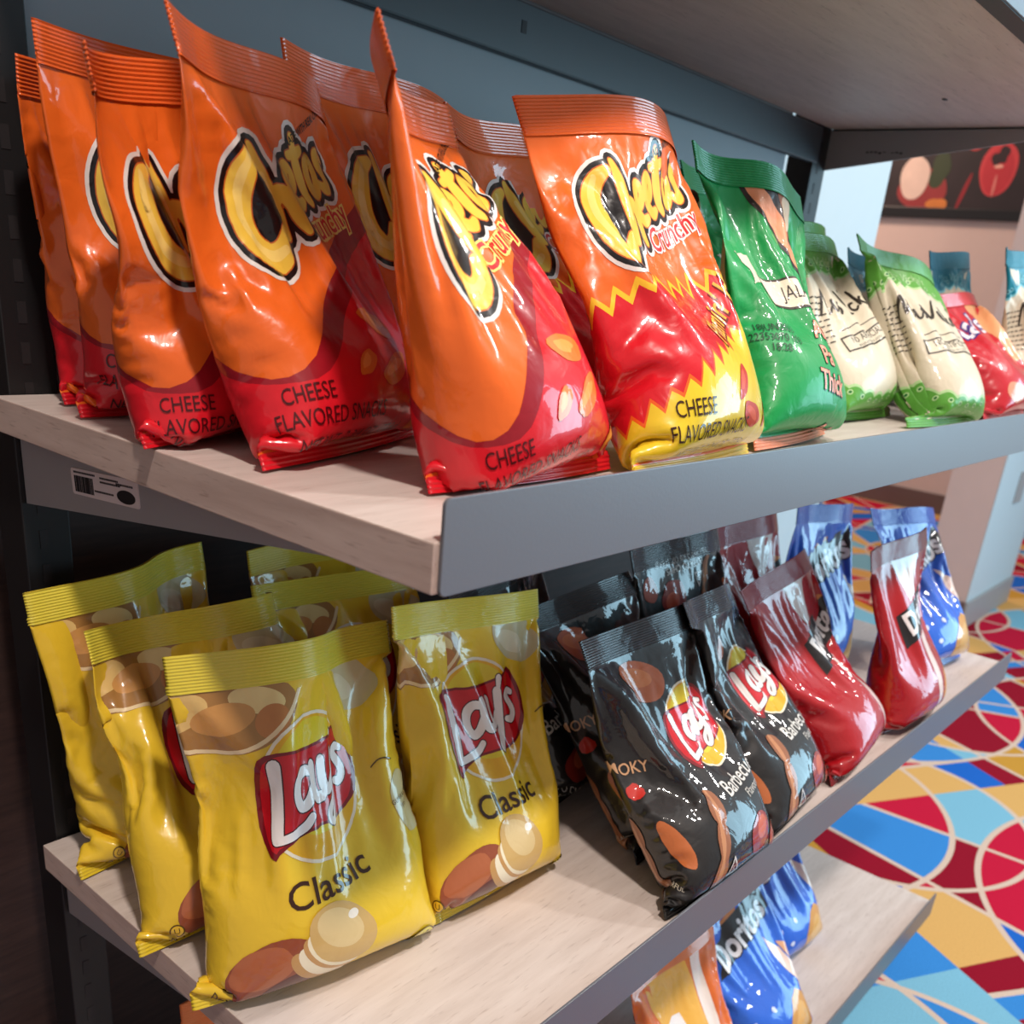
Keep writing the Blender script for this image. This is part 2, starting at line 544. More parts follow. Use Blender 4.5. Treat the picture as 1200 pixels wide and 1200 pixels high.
def text_tris(body, bold=0.0, res=3):
    key = (body, round(bold, 4), res)
    if key not in _txt:
        cu = bpy.data.curves.new('lettering', 'FONT')
        cu.body = body
        cu.size = 1.0
        cu.align_x = 'CENTER'
        cu.align_y = 'CENTER'
        cu.offset = bold
        cu.resolution_u = res
        ob = bpy.data.objects.new('lettering', cu)
        COL.objects.link(ob)
        bpy.context.view_layer.update()
        dg = bpy.context.evaluated_depsgraph_get()
        me = ob.evaluated_get(dg).to_mesh()
        me.calc_loop_triangles()
        v = np.empty(len(me.vertices) * 3); me.vertices.foreach_get('co', v)
        t = np.empty(len(me.loop_triangles) * 3, int); me.loop_triangles.foreach_get('vertices', t)
        v = v.reshape(-1, 3)[:, :2]
        _txt[key] = v[t.reshape(-1, 3)]
        bpy.data.objects.remove(ob); bpy.data.curves.remove(cu)
    return _txt[key]


class Art:
    def __init__(self, base, seal_top, seal_bottom):
        self.base = base; self.seal_top = seal_top; self.seal_bottom = seal_bottom
        self.items = []     # (tris, rgb, part, layer)
        self.z = 0
    def layer(self):
        self.z += 1
        return self
    def tris(self, t, rgb, part):
        if len(t):
            self.items.append((np.asarray(t, float), rgb, part, self.z))
        return self
    def poly(self, pts, rgb, part='artwork', smooth=0):
        pts = [tuple(p) for p in pts]
        for _ in range(smooth):      # Chaikin corner cutting on a closed outline
            q = []
            n = len(pts)
            for i in range(n):
                a, b = pts[i], pts[(i + 1) % n]
                q.append((a[0] * .75 + b[0] * .25, a[1] * .75 + b[1] * .25))
                q.append((a[0] * .25 + b[0] * .75, a[1] * .25 + b[1] * .75))
            pts = q
        idx = tessellate_polygon([[Vector((x, y, 0)) for x, y in pts]])
        return self.tris([[pts[i] for i in t] for t in idx], rgb, part)
    def ell(self, cx, cy, rx, ry, rgb, part='artwork', rot=0, n=28, wob=0.0, seed=0):
        ca, sa = math.cos(math.radians(rot)), math.sin(math.radians(rot))
        rnd = random.Random(seed)
        ph = [rnd.uniform(0, 6.3) for _ in range(3)]
        p = []
        for i in range(n):
            a = 2 * PI * i / n
            k = 1 + wob * (math.sin(2 * a + ph[0]) + .7 * math.sin(3 * a + ph[1]) + .5 * math.sin(5 * a + ph[2]))
            x, y = rx * k * math.cos(a), ry * k * math.sin(a)
            p.append((cx + x * ca - y * sa, cy + x * sa + y * ca))
        t = [[(cx, cy), p[i], p[(i + 1) % n]] for i in range(n)]
        return self.tris(t, rgb, part)
    def stroke(self, pts, w, rgb, part='artwork', grow=0.0, smooth=2, cap=7):
        P = np.array([p[:2] for p in pts], float)
        Wd = np.array([(p[2] if len(p) > 2 else w) for p in pts], float)
        A = np.column_stack([P, Wd])
        for _ in range(smooth):
            if len(A) > 2:
                q = [A[0]]
                for i in range(len(A) - 1):
                    q += [A[i] * .75 + A[i + 1] * .25, A[i] * .25 + A[i + 1] * .75]
                q.append(A[-1])
                A = np.array(q)
        t = []
        r = A[:, 2] / 2 + grow
        d = np.gradient(A[:, :2], axis=0)
        d /= np.linalg.norm(d, axis=1)[:, None] + 1e-9
        nrm = np.column_stack([-d[:, 1], d[:, 0]])
        Lf = A[:, :2] + nrm * r[:, None]; Rt = A[:, :2] - nrm * r[:, None]
        for i in range(len(A) - 1):
            t.append([Lf[i], Rt[i], Rt[i + 1]]); t.append([Lf[i], Rt[i + 1], Lf[i + 1]])
        for k, sg in ((0, -1), (-1, 1)):
            c = A[k, :2]; a0 = math.atan2(d[k, 1] * sg, d[k, 0] * sg)
            ring = [(c[0] + r[k] * math.cos(a0 + u), c[1] + r[k] * math.sin(a0 + u)) for u in np.linspace(-PI / 2, PI / 2, cap)]
            for i in range(cap - 1):
                t.append([c, ring[i], ring[i + 1]])
        t = np.array([[np.asarray(a) for a in tr] for tr in t])
        return self.tris(t, rgb, part)
    def text(self, body, cx, cy, size, rgb, part='lettering', rot=0, bold=0.0, sx=1.0, shear=0.0, res=3):
        t = text_tris(body, bold, res).copy() * size
        x = t[..., 0] * sx + shear * t[..., 1]; y = t[..., 1]
        a = math.radians(rot)
        return self.tris(np.stack([cx + x * math.cos(a) - y * math.sin(a), cy + x * math.sin(a) + y * math.cos(a)], -1), rgb, part)
    def strokes(self, glyphs, tf, w, rgb, part, grow=0.0):
        for g in glyphs:
            self.stroke([tf(p) for p in g], w, rgb, part, grow)
        return self

    # ---- cut every triangle along the mesh cells so that it wraps exactly onto the film
    def finish(self):
        groups = {}
        for t, rgb, part, z in self.items:
            g = t.copy()
            g[..., 0] *= GU / AW
            g[..., 1] *= GV / AH
            groups.setdefault((z, part, tuple(rgb)), []).append(g)
        out = {}
        covered = np.zeros(0, int)
        for (z, part, rgb) in sorted(groups, reverse=True):      # topmost ink first
            g = cut_tris(np.concatenate(groups[(z, part, rgb)]))
            ctr = g.mean(1)
            g = g[(ctr[:, 1] > 1.0) & (ctr[:, 1] < GV - 1.0)]
            if not len(g):
                continue
            sgn = (g[:, 1, 0] - g[:, 0, 0]) * (g[:, 2, 1] - g[:, 0, 1]) - (g[:, 2, 0] - g[:, 0, 0]) * (g[:, 1, 1] - g[:, 0, 1])
            g[sgn < 0] = g[sgn < 0][:, ::-1]
            g = g[np.abs(sgn) > 1e-5]
            ctr = g.mean(1)
            ij = np.floor(ctr)
            fr = ctr - ij
            up = (fr[:, 1] > fr[:, 0]).astype(int)
            cid = ((ij[:, 0].astype(int) + 1000) * 400 + ij[:, 1].astype(int)) * 2 + up
            m = ~np.isin(cid, covered)                            # hidden under later ink
            g, cid, ij, up = g[m], cid[m], ij[m], up[m]
            if not len(g):
                continue
            # cells that are fully inked become one plain triangle
            lo = np.array([(.04, .02), (.96, .02), (.96, .92), (.5, .02), (.97, .5), (.5, .46), (.7, .3), (.3, .1), (.9, .75)])
            hi = lo[:, ::-1]
            S = np.where(up[:, None, None] == 1, hi[None], lo[None]) + ij[:, None]
            a, b, c = g[:, None, 0], g[:, None, 1], g[:, None, 2]
            cr = lambda p, q: (q[..., 0] - p[..., 0]) * (S[..., 1] - p[..., 1]) - (q[..., 1] - p[..., 1]) * (S[..., 0] - p[..., 0])
            ins = (cr(a, b) > -1e-4) & (cr(b, c) > -1e-4) & (cr(c, a) > -1e-4)
            u, inv = np.unique(cid, return_inverse=True)
            cov = np.zeros((len(u), len(lo)), bool)
            np.logical_or.at(cov, inv, ins)
            full = cov.all(1)
            fc = u[full]
            keep = g[~full[inv]]
            fu = fc % 2; fj = (fc // 2) % 400; fi = (fc // 2) // 400 - 1000
            p0 = np.stack([fi, fj], -1).astype(float)
            t1 = np.where(fu[:, None] == 1, p0 + (1, 1), p0 + (1, 0))
            t2 = np.where(fu[:, None] == 1, p0 + (0, 1), p0 + (1, 1))
            g = np.concatenate([keep, np.stack([p0, t1, t2], 1)])
            covered = np.union1d(covered, fc)
            q, inv = np.unique(np.round(g.reshape(-1, 2), 4), axis=0, return_inverse=True)
            f = inv.reshape(-1, 3)
            f = f[(f[:, 0] != f[:, 1]) & (f[:, 1] != f[:, 2]) & (f[:, 0] != f[:, 2])]
            out.setdefault(part, []).append((q, f, rgb, z))
        self.parts = out
        return self


def cut_tris(g):
    for ax in (0, 1, 2):
        for _ in range(260):
            c = g[..., 0] if ax == 0 else (g[..., 1] if ax == 1 else g[..., 0] - g[..., 1])
            lo = c.min(1); hi = c.max(1)
            k0 = np.floor(lo + 1e-6); k1 = np.ceil(hi - 1e-6)
            need = (k1 - k0) > 1.5
            if not need.any():
                break
            keep = g[~need]
            s = g[need]; cs = c[need]
            ln = np.round((k0[need] + k1[need]) / 2)
            ln = np.clip(ln, k0[need] + 1, k1[need] - 1)
            o = np.argsort(cs, axis=1)
            s = np.take_along_axis(s, o[..., None], 1); cs = np.take_along_axis(cs, o, 1)
            v0, v1, v2 = s[:, 0], s[:, 1], s[:, 2]
            c0, c1, c2 = cs[:, 0], cs[:, 1], cs[:, 2]
            q = v0 + (v2 - v0) * ((ln - c0) / (c2 - c0))[:, None]
            low = ln <= c1
            d01 = np.where(np.abs(c1 - c0) < 1e-9, 1, c1 - c0); d12 = np.where(np.abs(c2 - c1) < 1e-9, 1, c2 - c1)
            pa = v0 + (v1 - v0) * np.clip((ln - c0) / d01, 0, 1)[:, None]
            pb = v1 + (v2 - v1) * np.clip((ln - c1) / d12, 0, 1)[:, None]
            A = np.where(low[:, None, None], np.stack([v0, pa, q], 1), np.stack([v2, pb, q], 1))
            B = np.where(low[:, None, None], np.stack([pa, v1, v2], 1), np.stack([v0, v1, pb], 1))
            C = np.where(low[:, None, None], np.stack([pa, v2, q], 1), np.stack([v0, pb, q], 1))
            n = np.concatenate([A, B, C])
            ar = np.abs((n[:, 1, 0] - n[:, 0, 0]) * (n[:, 2, 1] - n[:, 0, 1]) - (n[:, 2, 0] - n[:, 0, 0]) * (n[:, 1, 1] - n[:, 0, 1]))
            g = np.concatenate([keep, n[ar > 1e-7]])
    return g


# ---- graffiti style word of the orange bags, drawn as fat brush strokes
CH = [
    [(34, 54, 5), (24, 50, 10), (15, 38, 13), (12, 24, 14), (16, 11, 15), (26, 5, 15), (34, 9, 12), (38, 18, 8)],
    [(40, 58, 5), (41, 44, 11), (42, 28, 10), (43, 18, 6)],
    [(42, 32, 7), (48, 38, 8), (53, 34, 9), (55, 24, 8), (57, 19, 5)],
    [(57, 36, 5), (64, 40, 6), (66, 46, 6), (61, 50, 6), (57, 44, 7), (58, 34, 7), (64, 30, 7), (69, 33, 4)],
    [(70, 41, 5), (77, 45, 6), (79, 51, 6), (74, 55, 6), (70, 49, 7), (71, 39, 7), (77, 35, 7), (82, 38, 4)],
    [(87, 68, 4), (86, 54, 8), (86, 42, 8), (90, 38, 5)],
    [(80, 59, 4), (87, 60, 6), (94, 63, 4)],
    [(100, 59, 6), (95, 55, 7), (95, 46, 7), (100, 42, 7), (104, 47, 7), (104, 55, 6), (100, 59, 6)],
    [(119, 61, 4), (113, 64, 6), (110, 59, 7), (115, 54, 7), (117, 48, 7), (112, 45, 7), (107, 48, 4)],
]


def crunchy_logo(A, x0, y0, sc, plate=(226, 222, 216), sub_fill=(206, 34, 36), sub_out=(240, 214, 120)):
    tf = lambda p: (x0 + p[0] * sc, y0 + p[1] * sc) + ((p[2] * sc,) if len(p) > 2 else ())
    A.layer().strokes(CH, tf, 8 * sc, plate, 'logo', 5.6 * sc)
    A.layer().strokes(CH, tf, 8 * sc, (22, 18, 20), 'logo', 3.4 * sc)
    A.poly([tf(p) for p in ((14, 40), (22, 52), (42, 54), (44, 22), (34, 10), (18, 12), (12, 24))], (22, 18, 20), 'logo')
    A.poly([tf(p) for p in ((50, 26), (62, 36), (90, 44), (114, 50), (112, 60), (84, 56), (60, 48), (44, 40))], (22, 18, 20), 'logo')
    A.layer().strokes(CH, tf, 8 * sc, (196, 98, 40), 'logo', 0.7 * sc)
    A.layer().strokes(CH, tf, 8 * sc, (236, 196, 74), 'logo', 0.0)
    for g in CH[:2]:
        A.stroke([(tf(p)[0] + .2, tf(p)[1] + .8, p[2] * sc * .35) for p in g[1:-1]], 2, (244, 214, 120), 'logo')
    bx, by = x0 + 92 * sc, y0 + 26 * sc
    A.layer().text('Crunchy', bx, by, 18 * sc, sub_out, 'logo', 14, 0.075, 0.95, 0.15)
    A.layer().text('Crunchy', bx, by, 18 * sc, sub_fill, 'logo', 14, 0.012, 0.95, 0.15)
    A.layer().text('MADE WITH REAL CHEESE', x0 + 108 * sc, y0 + 76 * sc, 5 * sc, (40, 26, 20), 'lettering', 24, 0.02)


def puff(A, cx, cy, L, w, rot, rgb=(226, 122, 46), hi=(240, 158, 74), seed=0):
    A.layer().ell(cx, cy, L, w, rgb, 'artwork', rot, 20, 0.09, seed)
    A.layer().ell(cx - .1 * L, cy + .15 * w, L * .62, w * .45, hi, 'artwork', rot, 16, 0.14, seed + 1)


def art_crunchy():
    A = Art((232, 104, 34), (226, 96, 36), (214, 26, 40))
    edge = [(130, 104), (112, 98), (96, 90), (80, 83), (62, 74), (46, 62), (33, 48), (24, 38), (14, 35), (4, 40), (-8, 50), (-18, 56), (-30, 58)]
    A.layer().poly([(-30, -2), (130, -2)] + edge, (150, 20, 34), 'artwork', 1)
    A.layer().poly([(-30, -2), (130, -2)] + [(x + 3, y - 7 + max(0, 6 - abs(x - 15) * .3)) for x, y in edge[:-1]] + [(-30, 51)], (214, 26, 40), 'artwork', 1)
    crunchy_logo(A, 15, 68, 0.60)
    puff(A, 62, 50, 9, 4.5, -20, seed=1)
    puff(A, 62, 36, 10, 3.6, 16, seed=2)
    puff(A, 88, 38, 8, 4.0, 60, seed=3)
    puff(A, 84, 20, 9, 4.0, 30, seed=4)
    puff(A, 46, 38, 6, 2.6, 35, seed=5)
    ink = (74, 10, 16)
    A.layer().text('CHEESE', 21, 30.5, 6.8, ink, 'lettering', 2, 0.0, 0.72)
    A.text('FLAVORED SNACKS', 31, 24, 6.8, ink, 'lettering', 2, 0.0, 0.72)
    A.text('NET WT  2 3/4 OZ. (77.9 g)', 42, 16.5, 5.6, ink, 'lettering', 2, 0.0, 0.8)
    return A.finish()


def flames(x0, x1, y, amp, n, seed):
    r = random.Random(seed)
    p = []
    for i in range(n):
        x = x0 + (x1 - x0) * i / (n - 1)
        p.append((x, y(x) + (amp * r.uniform(.5, 1.1) if i % 2 else -amp * r.uniform(.3, .8))))
    return p


def art_hot():
    A = Art((232, 104, 34), (230, 100, 38), (222, 190, 40))
    yb = lambda x: 62 + 0.10 * x
    f = flames(-30, 130, yb, 4.5, 37, 4)
    A.layer().poly([(-30, -2), (130, -2)] + [(x, y + 2.6) for x, y in f[::-1]], (240, 190, 44), 'artwork')
    A.layer().poly([(-30, -2), (130, -2)] + f[::-1], (206, 22, 36), 'artwork')
    yc = lambda x: 24 + 24 * max(0, min(1.5, (x - 8) / 60)) + (12 if x > 92 else 0)
    f2 = flames(-30, 130, yc, 4.0, 45, 9)
    A.layer().poly([(-30, -2), (130, -2)] + [(x, y + 1.5) for x, y in f2[::-1]], (226, 96, 30), 'artwork')
    A.layer().poly([(-30, -2), (130, -2)] + f2[::-1], (226, 196, 44), 'artwork')
    crunchy_logo(A, 18, 74, 0.60, sub_fill=(206, 34, 40), sub_out=(238, 226, 220))
    A.layer().text("Flamin' Hot", 76, 60, 12, (120, 30, 20), 'lettering', 34, 0.04, 0.72, 0.2)
    A.layer().text("Flamin' Hot", 76, 60.6, 12, (240, 178, 60), 'lettering', 34, 0.012, 0.72, 0.2)
    puff(A, 62, 34, 6, 3, 50, (196, 50, 30), (222, 84, 50), 1)
    puff(A, 70, 24, 9, 3.4, -20, (196, 50, 30), (222, 84, 50), 2)
    puff(A, 92, 26, 8, 3.6, 40, (196, 50, 30), (222, 84, 50), 3)
    ink = (56, 22, 10)
    A.layer().text('CHEESE', 33, 27, 7.2, ink, 'lettering', 2, 0.0, 0.72)
    A.text('FLAVORED SNACKS', 44, 20, 7.2, ink, 'lettering', 2, 0.0, 0.72)
    A.text('NET WT 2 3/4 OZ. (77.9 g)', 52, 13, 5.6, ink, 'lettering', 2, 0.0, 0.8)
    return A.finish()


LAY = [
    [(14, 58, 9), (12.5, 36, 9), (10, 12, 8)],
    [(9, 10, 5), (22, 12, 6), (33, 14, 6), (39, 19, 5)],
    [(46, 47, 6), (38, 50, 7), (30, 44, 8), (28, 34, 8), (32, 26, 7), (39, 28, 7), (46, 38, 7)],
    [(48, 50, 8), (46, 36, 8), (48, 28, 8), (54, 28, 7)],
    [(59, 50, 8), (57, 38, 8), (59, 30, 8), (65, 31, 7), (70, 38, 6)],
    [(74, 54, 8), (72, 36, 8), (69, 18, 7), (62, 8, 6), (56, 11, 5), (59, 18, 5), (68, 24, 5)],
    [(78, 64, 6), (76, 57, 4)],
    [(92, 50, 5), (86, 53, 6), (82, 48, 7), (87, 42, 7), (90, 35, 7), (85, 29, 7), (79, 31, 5)],
]


def sun_logo(A, cx, cy, r, tilt=4):
    a = math.radians(tilt)
    def tf(p):
        x, y = (p[0] - 50) * r / 46, (p[1] - 36) * r / 46
        return (cx + x * math.cos(a) - y * math.sin(a), cy + x * math.sin(a) + y * math.cos(a)) + ((p[2] * r / 46,) if len(p) > 2 else ())
    A.layer().ell(cx, cy, r * 1.08, r * 1.06, (238, 226, 200), 'logo', 0, 40)
    A.layer().ell(cx, cy, r * 1.03, r * 1.01, (232, 176, 34), 'logo', 0, 40)
    A.layer().ell(cx, cy + r * .15, r * .86, r * .82, (226, 202, 44), 'logo', 0, 40)
    rib = [(-4, 14), (-6, 36), (-1, 56), (6, 66), (22, 66), (44, 63), (64, 63), (84, 66), (95, 72), (102, 52), (103, 34), (97, 20), (88, 13), (70, 8), (52, 10), (30, 10), (12, 4), (6, -4)]
    A.layer().poly([tf(p) for p in rib], (126, 12, 26), 'logo', 1)
    rib2 = [(0, 16), (-2, 36), (3, 54), (9, 63), (22, 64), (44, 61), (64, 61), (84, 64), (93, 68), (98, 52), (99, 34), (93, 22), (86, 15), (70, 10), (52, 12), (30, 12), (12, 7), (7, 1)]
    A.layer().poly([tf(p) for p in rib2], (202, 20, 34), 'logo', 1)
    A.layer().strokes(LAY, tf, 7 * r / 46, (70, 8, 18), 'logo', 0.9 * r / 46)
    A.layer().strokes(LAY, tf, 7 * r / 46, (244, 238, 234), 'logo')


def art_classic():
    Yl = (234, 196, 52)
    A = Art(Yl, (222, 204, 70), (228, 200, 52))
    # bowl of chips printed along the top
    A.layer().poly([(-16, 122), (40, 121), (47, 112), (38, 101), (24, 97), (6, 98), (-10, 104)], (168, 122, 66), 'artwork', 2)
    A.layer().ell(6, 112, 11, 5.5, (226, 190, 120), 'artwork', 15)
    A.ell(32, 114, 9, 4.2, (232, 206, 140), 'artwork', -10)
    A.layer().ell(20, 109, 11, 5, (206, 150, 84), 'artwork', 8)
    A.ell(36, 107, 6, 5, (190, 124, 66), 'artwork', 30)
    A.layer().stroke([(-8, 105), (4, 100), (18, 97.5), (32, 100), (42, 108), (46, 115)], 1.4, (238, 214, 168), 'artwork')
    A.layer().ell(80, 112, 17, 9, (206, 192, 150), 'artwork', -18, 28, .03, 2)
    A.layer().ell(76, 111, 10, 4, (222, 210, 176), 'artwork', -20)
    A.layer().ell(96, 65, 9, 12, (214, 200, 150), 'artwork', 20, 24, .04, 3)
    sun_logo(A, 52, 83.5, 22.5, 4)
    A.layer().text('Classic', 52, 52.5, 12.5, (60, 30, 16), 'lettering', 7, 0.008, 0.98)
    # potatoes
    A.layer().ell(29, 26, 16, 11, (150, 78, 52), 'artwork', 34, 28, .03, 4)
    A.layer().ell(26, 28.5, 11.5, 6.5, (178, 102, 66), 'artwork', 30, 24, .05, 5)
    A.layer().ell(34, 19.5, 10, 4.8, (92, 40, 36), 'artwork', 28, 24, .04, 6)
    A.layer().ell(43, 26, 10, 4.8, (196, 150, 92), 'artwork', -42)
    A.layer().ell(45.5, 27.5, 10, 5.0, (240, 228, 200), 'artwork', -42)
    A.layer().ell(48, 30, 11, 5.2, (198, 150, 92), 'artwork', -40)
    A.layer().ell(49.5, 31.2, 11, 5.6, (240, 228, 196), 'artwork', -40)
    A.layer().ell(53, 35.5, 13, 10, (208, 172, 108), 'artwork', -38, 28, .02, 7)
    A.layer().ell(52, 38, 9, 6, (222, 196, 142), 'artwork', -36)
    A.layer().ell(57, 41, 2.0, 1.5, (246, 240, 226), 'artwork')
    ink = (90, 66, 20)
    A.layer().text('POTATO CHIPS', 26, 12.0, 4.4, ink, 'lettering', 2)
    A.text('NET WT 2 5/8 OZ. (74.4 g)', 32, 8.4, 3.6, ink, 'lettering', 2)
    A.ell(13, 18, 2.6, 2.6, ink, 'lettering')
    A.layer().ell(13, 18, 2.1, 2.1, (228, 186, 50), 'lettering')
    A.layer().text('U', 13, 18, 3.2, ink, 'lettering')
    A.layer().ell(88, 14.5, 6, 6, ink, 'lettering')
    A.layer().ell(88, 14.5, 5.6, 5.6, (236, 222, 96), 'lettering')
    A.layer().text('360', 88, 15.8, 5.6, ink, 'lettering', 8, 0.01, .8)
    A.text('PER PKG', 88, 12.0, 1.9, ink, 'lettering', 8)
    A.stroke([(84, 81), (88, 83), (92, 81)], .5, ink, 'lettering')
    A.text('GUARANTEED', 93, 68, 2.2, ink, 'lettering', 10)
    A.text('FRESH', 93, 65, 2.2, ink, 'lettering', 10)
    return A.finish()


def spindle(A, x, y, L, rot, w=1.0, col=(150, 92, 58), hi=(190, 130, 88)):
    a = math.radians(rot)
    prof = [(0, 2.0), (.06, 4.5), (.18, 5.5), (.30, 4.0), (.36, 2.6), (.42, 3.8), (.52, 4.6), (.62, 3.6), (.66, 2.4), (.70, 4.8), (.80, 6.4), (.92, 5.6), (1, 3.0)]
    left = [(-r * w, t * L) for t, r in prof]; right = [(r * w, t * L) for t, r in prof[::-1]]
    rt = lambda p: (x + p[0] * math.cos(a) - p[1] * math.sin(a), y + p[0] * math.sin(a) + p[1] * math.cos(a))
    A.layer().poly([rt(p) for p in left + right], col, 'artwork', 1)
    A.layer().poly([rt((p[0] * .35 - .8 * w, p[1])) for p in left + right], hi, 'artwork', 1)


def art_barbecue():
    A = Art((26, 24, 24), (30, 27, 28), (24, 22, 22))
    sun_logo(A, 64, 80, 19, 6)
    A.layer().text('Barbecue', 66, 52, 10.5, (226, 222, 214), 'lettering', 5, 0.008, .9)
    A.text('Flavored', 72, 45, 5.5, (206, 200, 190), 'lettering', 5)
    A.layer().ell(38, 106, 15, 9, (196, 96, 44), 'artwork', -20, 26, .04, 1)
    A.layer().ell(36, 108, 10, 4, (220, 124, 62), 'artwork', -16)
    A.layer().ell(8, 38, 4.5, 12, (190, 104, 52), 'artwork', 18, 24, .03, 3)
    A.layer().ell(2, 64, 4, 4, (196, 40, 30), 'artwork', 0, 14, .12, 3)
    A.layer().ell(60, 28, 10, 8, (150, 44, 34), 'artwork', 20, 24, .06, 4)
    A.layer().ell(62, 30, 6, 4, (200, 92, 60), 'artwork', 20)
    A.ell(80, 22, 8, 6, (176, 74, 40), 'artwork', -20, 24, .06, 6)
    spindle(A, 22, 12, 46, -20, .8)
    spindle(A, -8, 14, 40, 4, .7)
    A.layer().text('SMOKY', 2, 74, 7, (206, 160, 120), 'lettering', -8, 0.01)
    A.text('FLAVORFUL', -2, 20, 3.0, (214, 206, 190), 'lettering', -12)
    w = (214, 210, 204)
    A.layer().poly([(30, 19), (39, 19), (34.5, 27)], w, 'lettering')
    A.layer().poly([(31.4, 19.8), (37.6, 19.8), (34.5, 25.4)], (26, 24, 24), 'lettering')
    A.layer().text('K', 34.5, 21.6, 3.4, w, 'lettering')
    A.layer().text('POTATO CHIPS', 46, 14.5, 4.8, w, 'lettering', 3)
    A.text('NET WT 2 5/8 OZ. (74.4 g)', 48, 10.2, 4.2, w, 'lettering', 3)
    return A.finish()


def art_tortilla(base, seal):
    A = Art(base, seal, seal)
    A.layer().poly([(46, 128), (62, 128), (92, 128), (68, 96), (60, 92)], (232, 228, 224), 'artwork')
    A.layer().poly([(60, 70), (74, 72), (70, 10), (68, 4)], (236, 214, 206), 'artwork')
    A.layer().poly([(74, 40), (98, 48), (90, 10), (76, 16)], (226, 140, 52), 'artwork', 1)
    A.layer().poly([(78, 34), (92, 40), (88, 18), (80, 20)], (240, 176, 92), 'artwork', 1)
    A.layer().poly([(84, 106), (104, 100), (94, 84)], (214, 128, 56), 'artwork', 1)
    A.layer().poly([(44, 66), (104, 84), (104, 104), (44, 86)], (24, 20, 22), 'logo')
    A.layer().text('Doritos', 76, 85.5, 19, (24, 20, 22), 'logo', 16, 0.075, .92)
    A.layer().text('Doritos', 76, 85.5, 19, (238, 236, 234), 'logo', 16, 0.03, .92)
    A.layer().text('NET WT 2 3/4 OZ.', 50, 6, 4.4, (236, 232, 230), 'lettering', 2)
    return A.finish()


def art_ranch():
    A = Art((28, 96, 206), (24, 84, 190), (30, 92, 200))
    A.layer().poly([(20, 98), (60, 112), (52, 102), (66, 104), (40, 92)], (206, 128, 70), 'artwork', 1)
    A.layer().poly([(14, 72), (92, 98), (90, 116), (30, 100)], (26, 28, 34), 'logo')
    A.layer().text('Doritos', 52, 92, 23, (26, 24, 30), 'logo', 17, 0.07, .95)
    A.layer().text('Doritos', 52, 92, 23, (238, 238, 240), 'logo', 17, 0.03, .95)
    A.layer().poly([(70, 84), (84, 72), (97, 22), (88, 26)], (236, 214, 200), 'artwork')
    A.layer().poly([(84, 76), (96, 70), (104, 34), (98, 24)], (226, 172, 130), 'artwork')
    A.layer().poly([(44, 24), (66, 50), (84, 38), (80, 8), (60, 6)], (206, 146, 66), 'artwork', 1)
    A.layer().poly([(52, 24), (66, 42), (76, 34), (74, 14)], (222, 170, 92), 'artwork', 1)
    for k, (x, y) in enumerate(((20, 40), (30, 30), (14, 26), (36, 16), (24, 12), (40, 44))):
        A.layer().ell(x, y, 2.2, 1.8, (210, 220, 240), 'artwork', 0, 12, .1, k)
    A.layer().text('NET WT 2 3/4 OZ.', 50, 6, 4.4, (236, 232, 230), 'lettering', 2)
    return A.finish()


def art_jalapeno():
    A = Art((24, 150, 78), (22, 142, 74), (214, 130, 96))
    A.layer().poly([(-30, 130), (-30, -2), (-2, -2), (2, 40), (-1, 80), (6, 112), (2, 130)], (206, 190, 160), 'artwork')
    A.layer().ell(0, 117, 9, 7, (84, 48, 36), 'artwork')
    A.layer().text('Y', 2, 117, 7, (190, 160, 130), 'lettering')
    # pepper and ribbon
    A.layer().poly([(30, 128), (40, 112), (54, 98), (70, 80), (82, 72), (90, 84), (78, 108), (64, 124)], (44, 26, 22), 'artwork', 2)
    A.layer().poly([(34, 126), (44, 111), (56, 99), (71, 82), (80, 76), (70, 96), (56, 116)], (238, 152, 110), 'artwork', 2)
    A.layer().poly([(58, 120), (68, 104), (82, 84), (86, 88), (76, 108), (66, 124)], (166, 92, 58), 'artwork', 2)
    A.layer().ell(70, 112, 7, 9, (226, 200, 170), 'artwork', 20, 20, .15, 3)
    A.layer().poly([(12, 86), (30, 89), (32, 78), (16, 71), (21, 79)], (226, 214, 190), 'artwork')
    A.layer().poly([(28, 81), (84, 76), (84, 62), (30, 67)], (52, 40, 32), 'artwork')
    A.layer().poly([(29, 80), (84, 75), (84, 63), (31, 68)], (232, 222, 200), 'artwork')
    A.layer().text('JALAPE\u00d1O', 58, 71.5, 8.6, (44, 34, 30), 'lettering', -5, 0.0, .8)
    for t, x, y, s in (('Authentic', 66, 54, 11), ('Pa', 50, 43, 11), ('Thick', 50, 32, 11), ('Perfect', 70, 12, 10)):
        A.layer().text(t, x, y, s, (70, 34, 26), 'lettering', -2, 0.05, .86)
        A.layer().text(t, x, y, s, (240, 160, 130), 'lettering', -2, 0.016, .86)
    ink = (16, 64, 38)
    A.layer().text('18JUN2023', 19, 52, 4.6, ink, 'lettering', -3)
    A.text('22353070 103', 19, 47.5, 4.6, ink, 'lettering', -3)
    A.text('18:28', 19, 43, 4.6, ink, 'lettering', -3)
    A.text('NET WT 2 OZ.', 66, 4.5, 4.2, ink, 'lettering', -2)
    return A.finish()


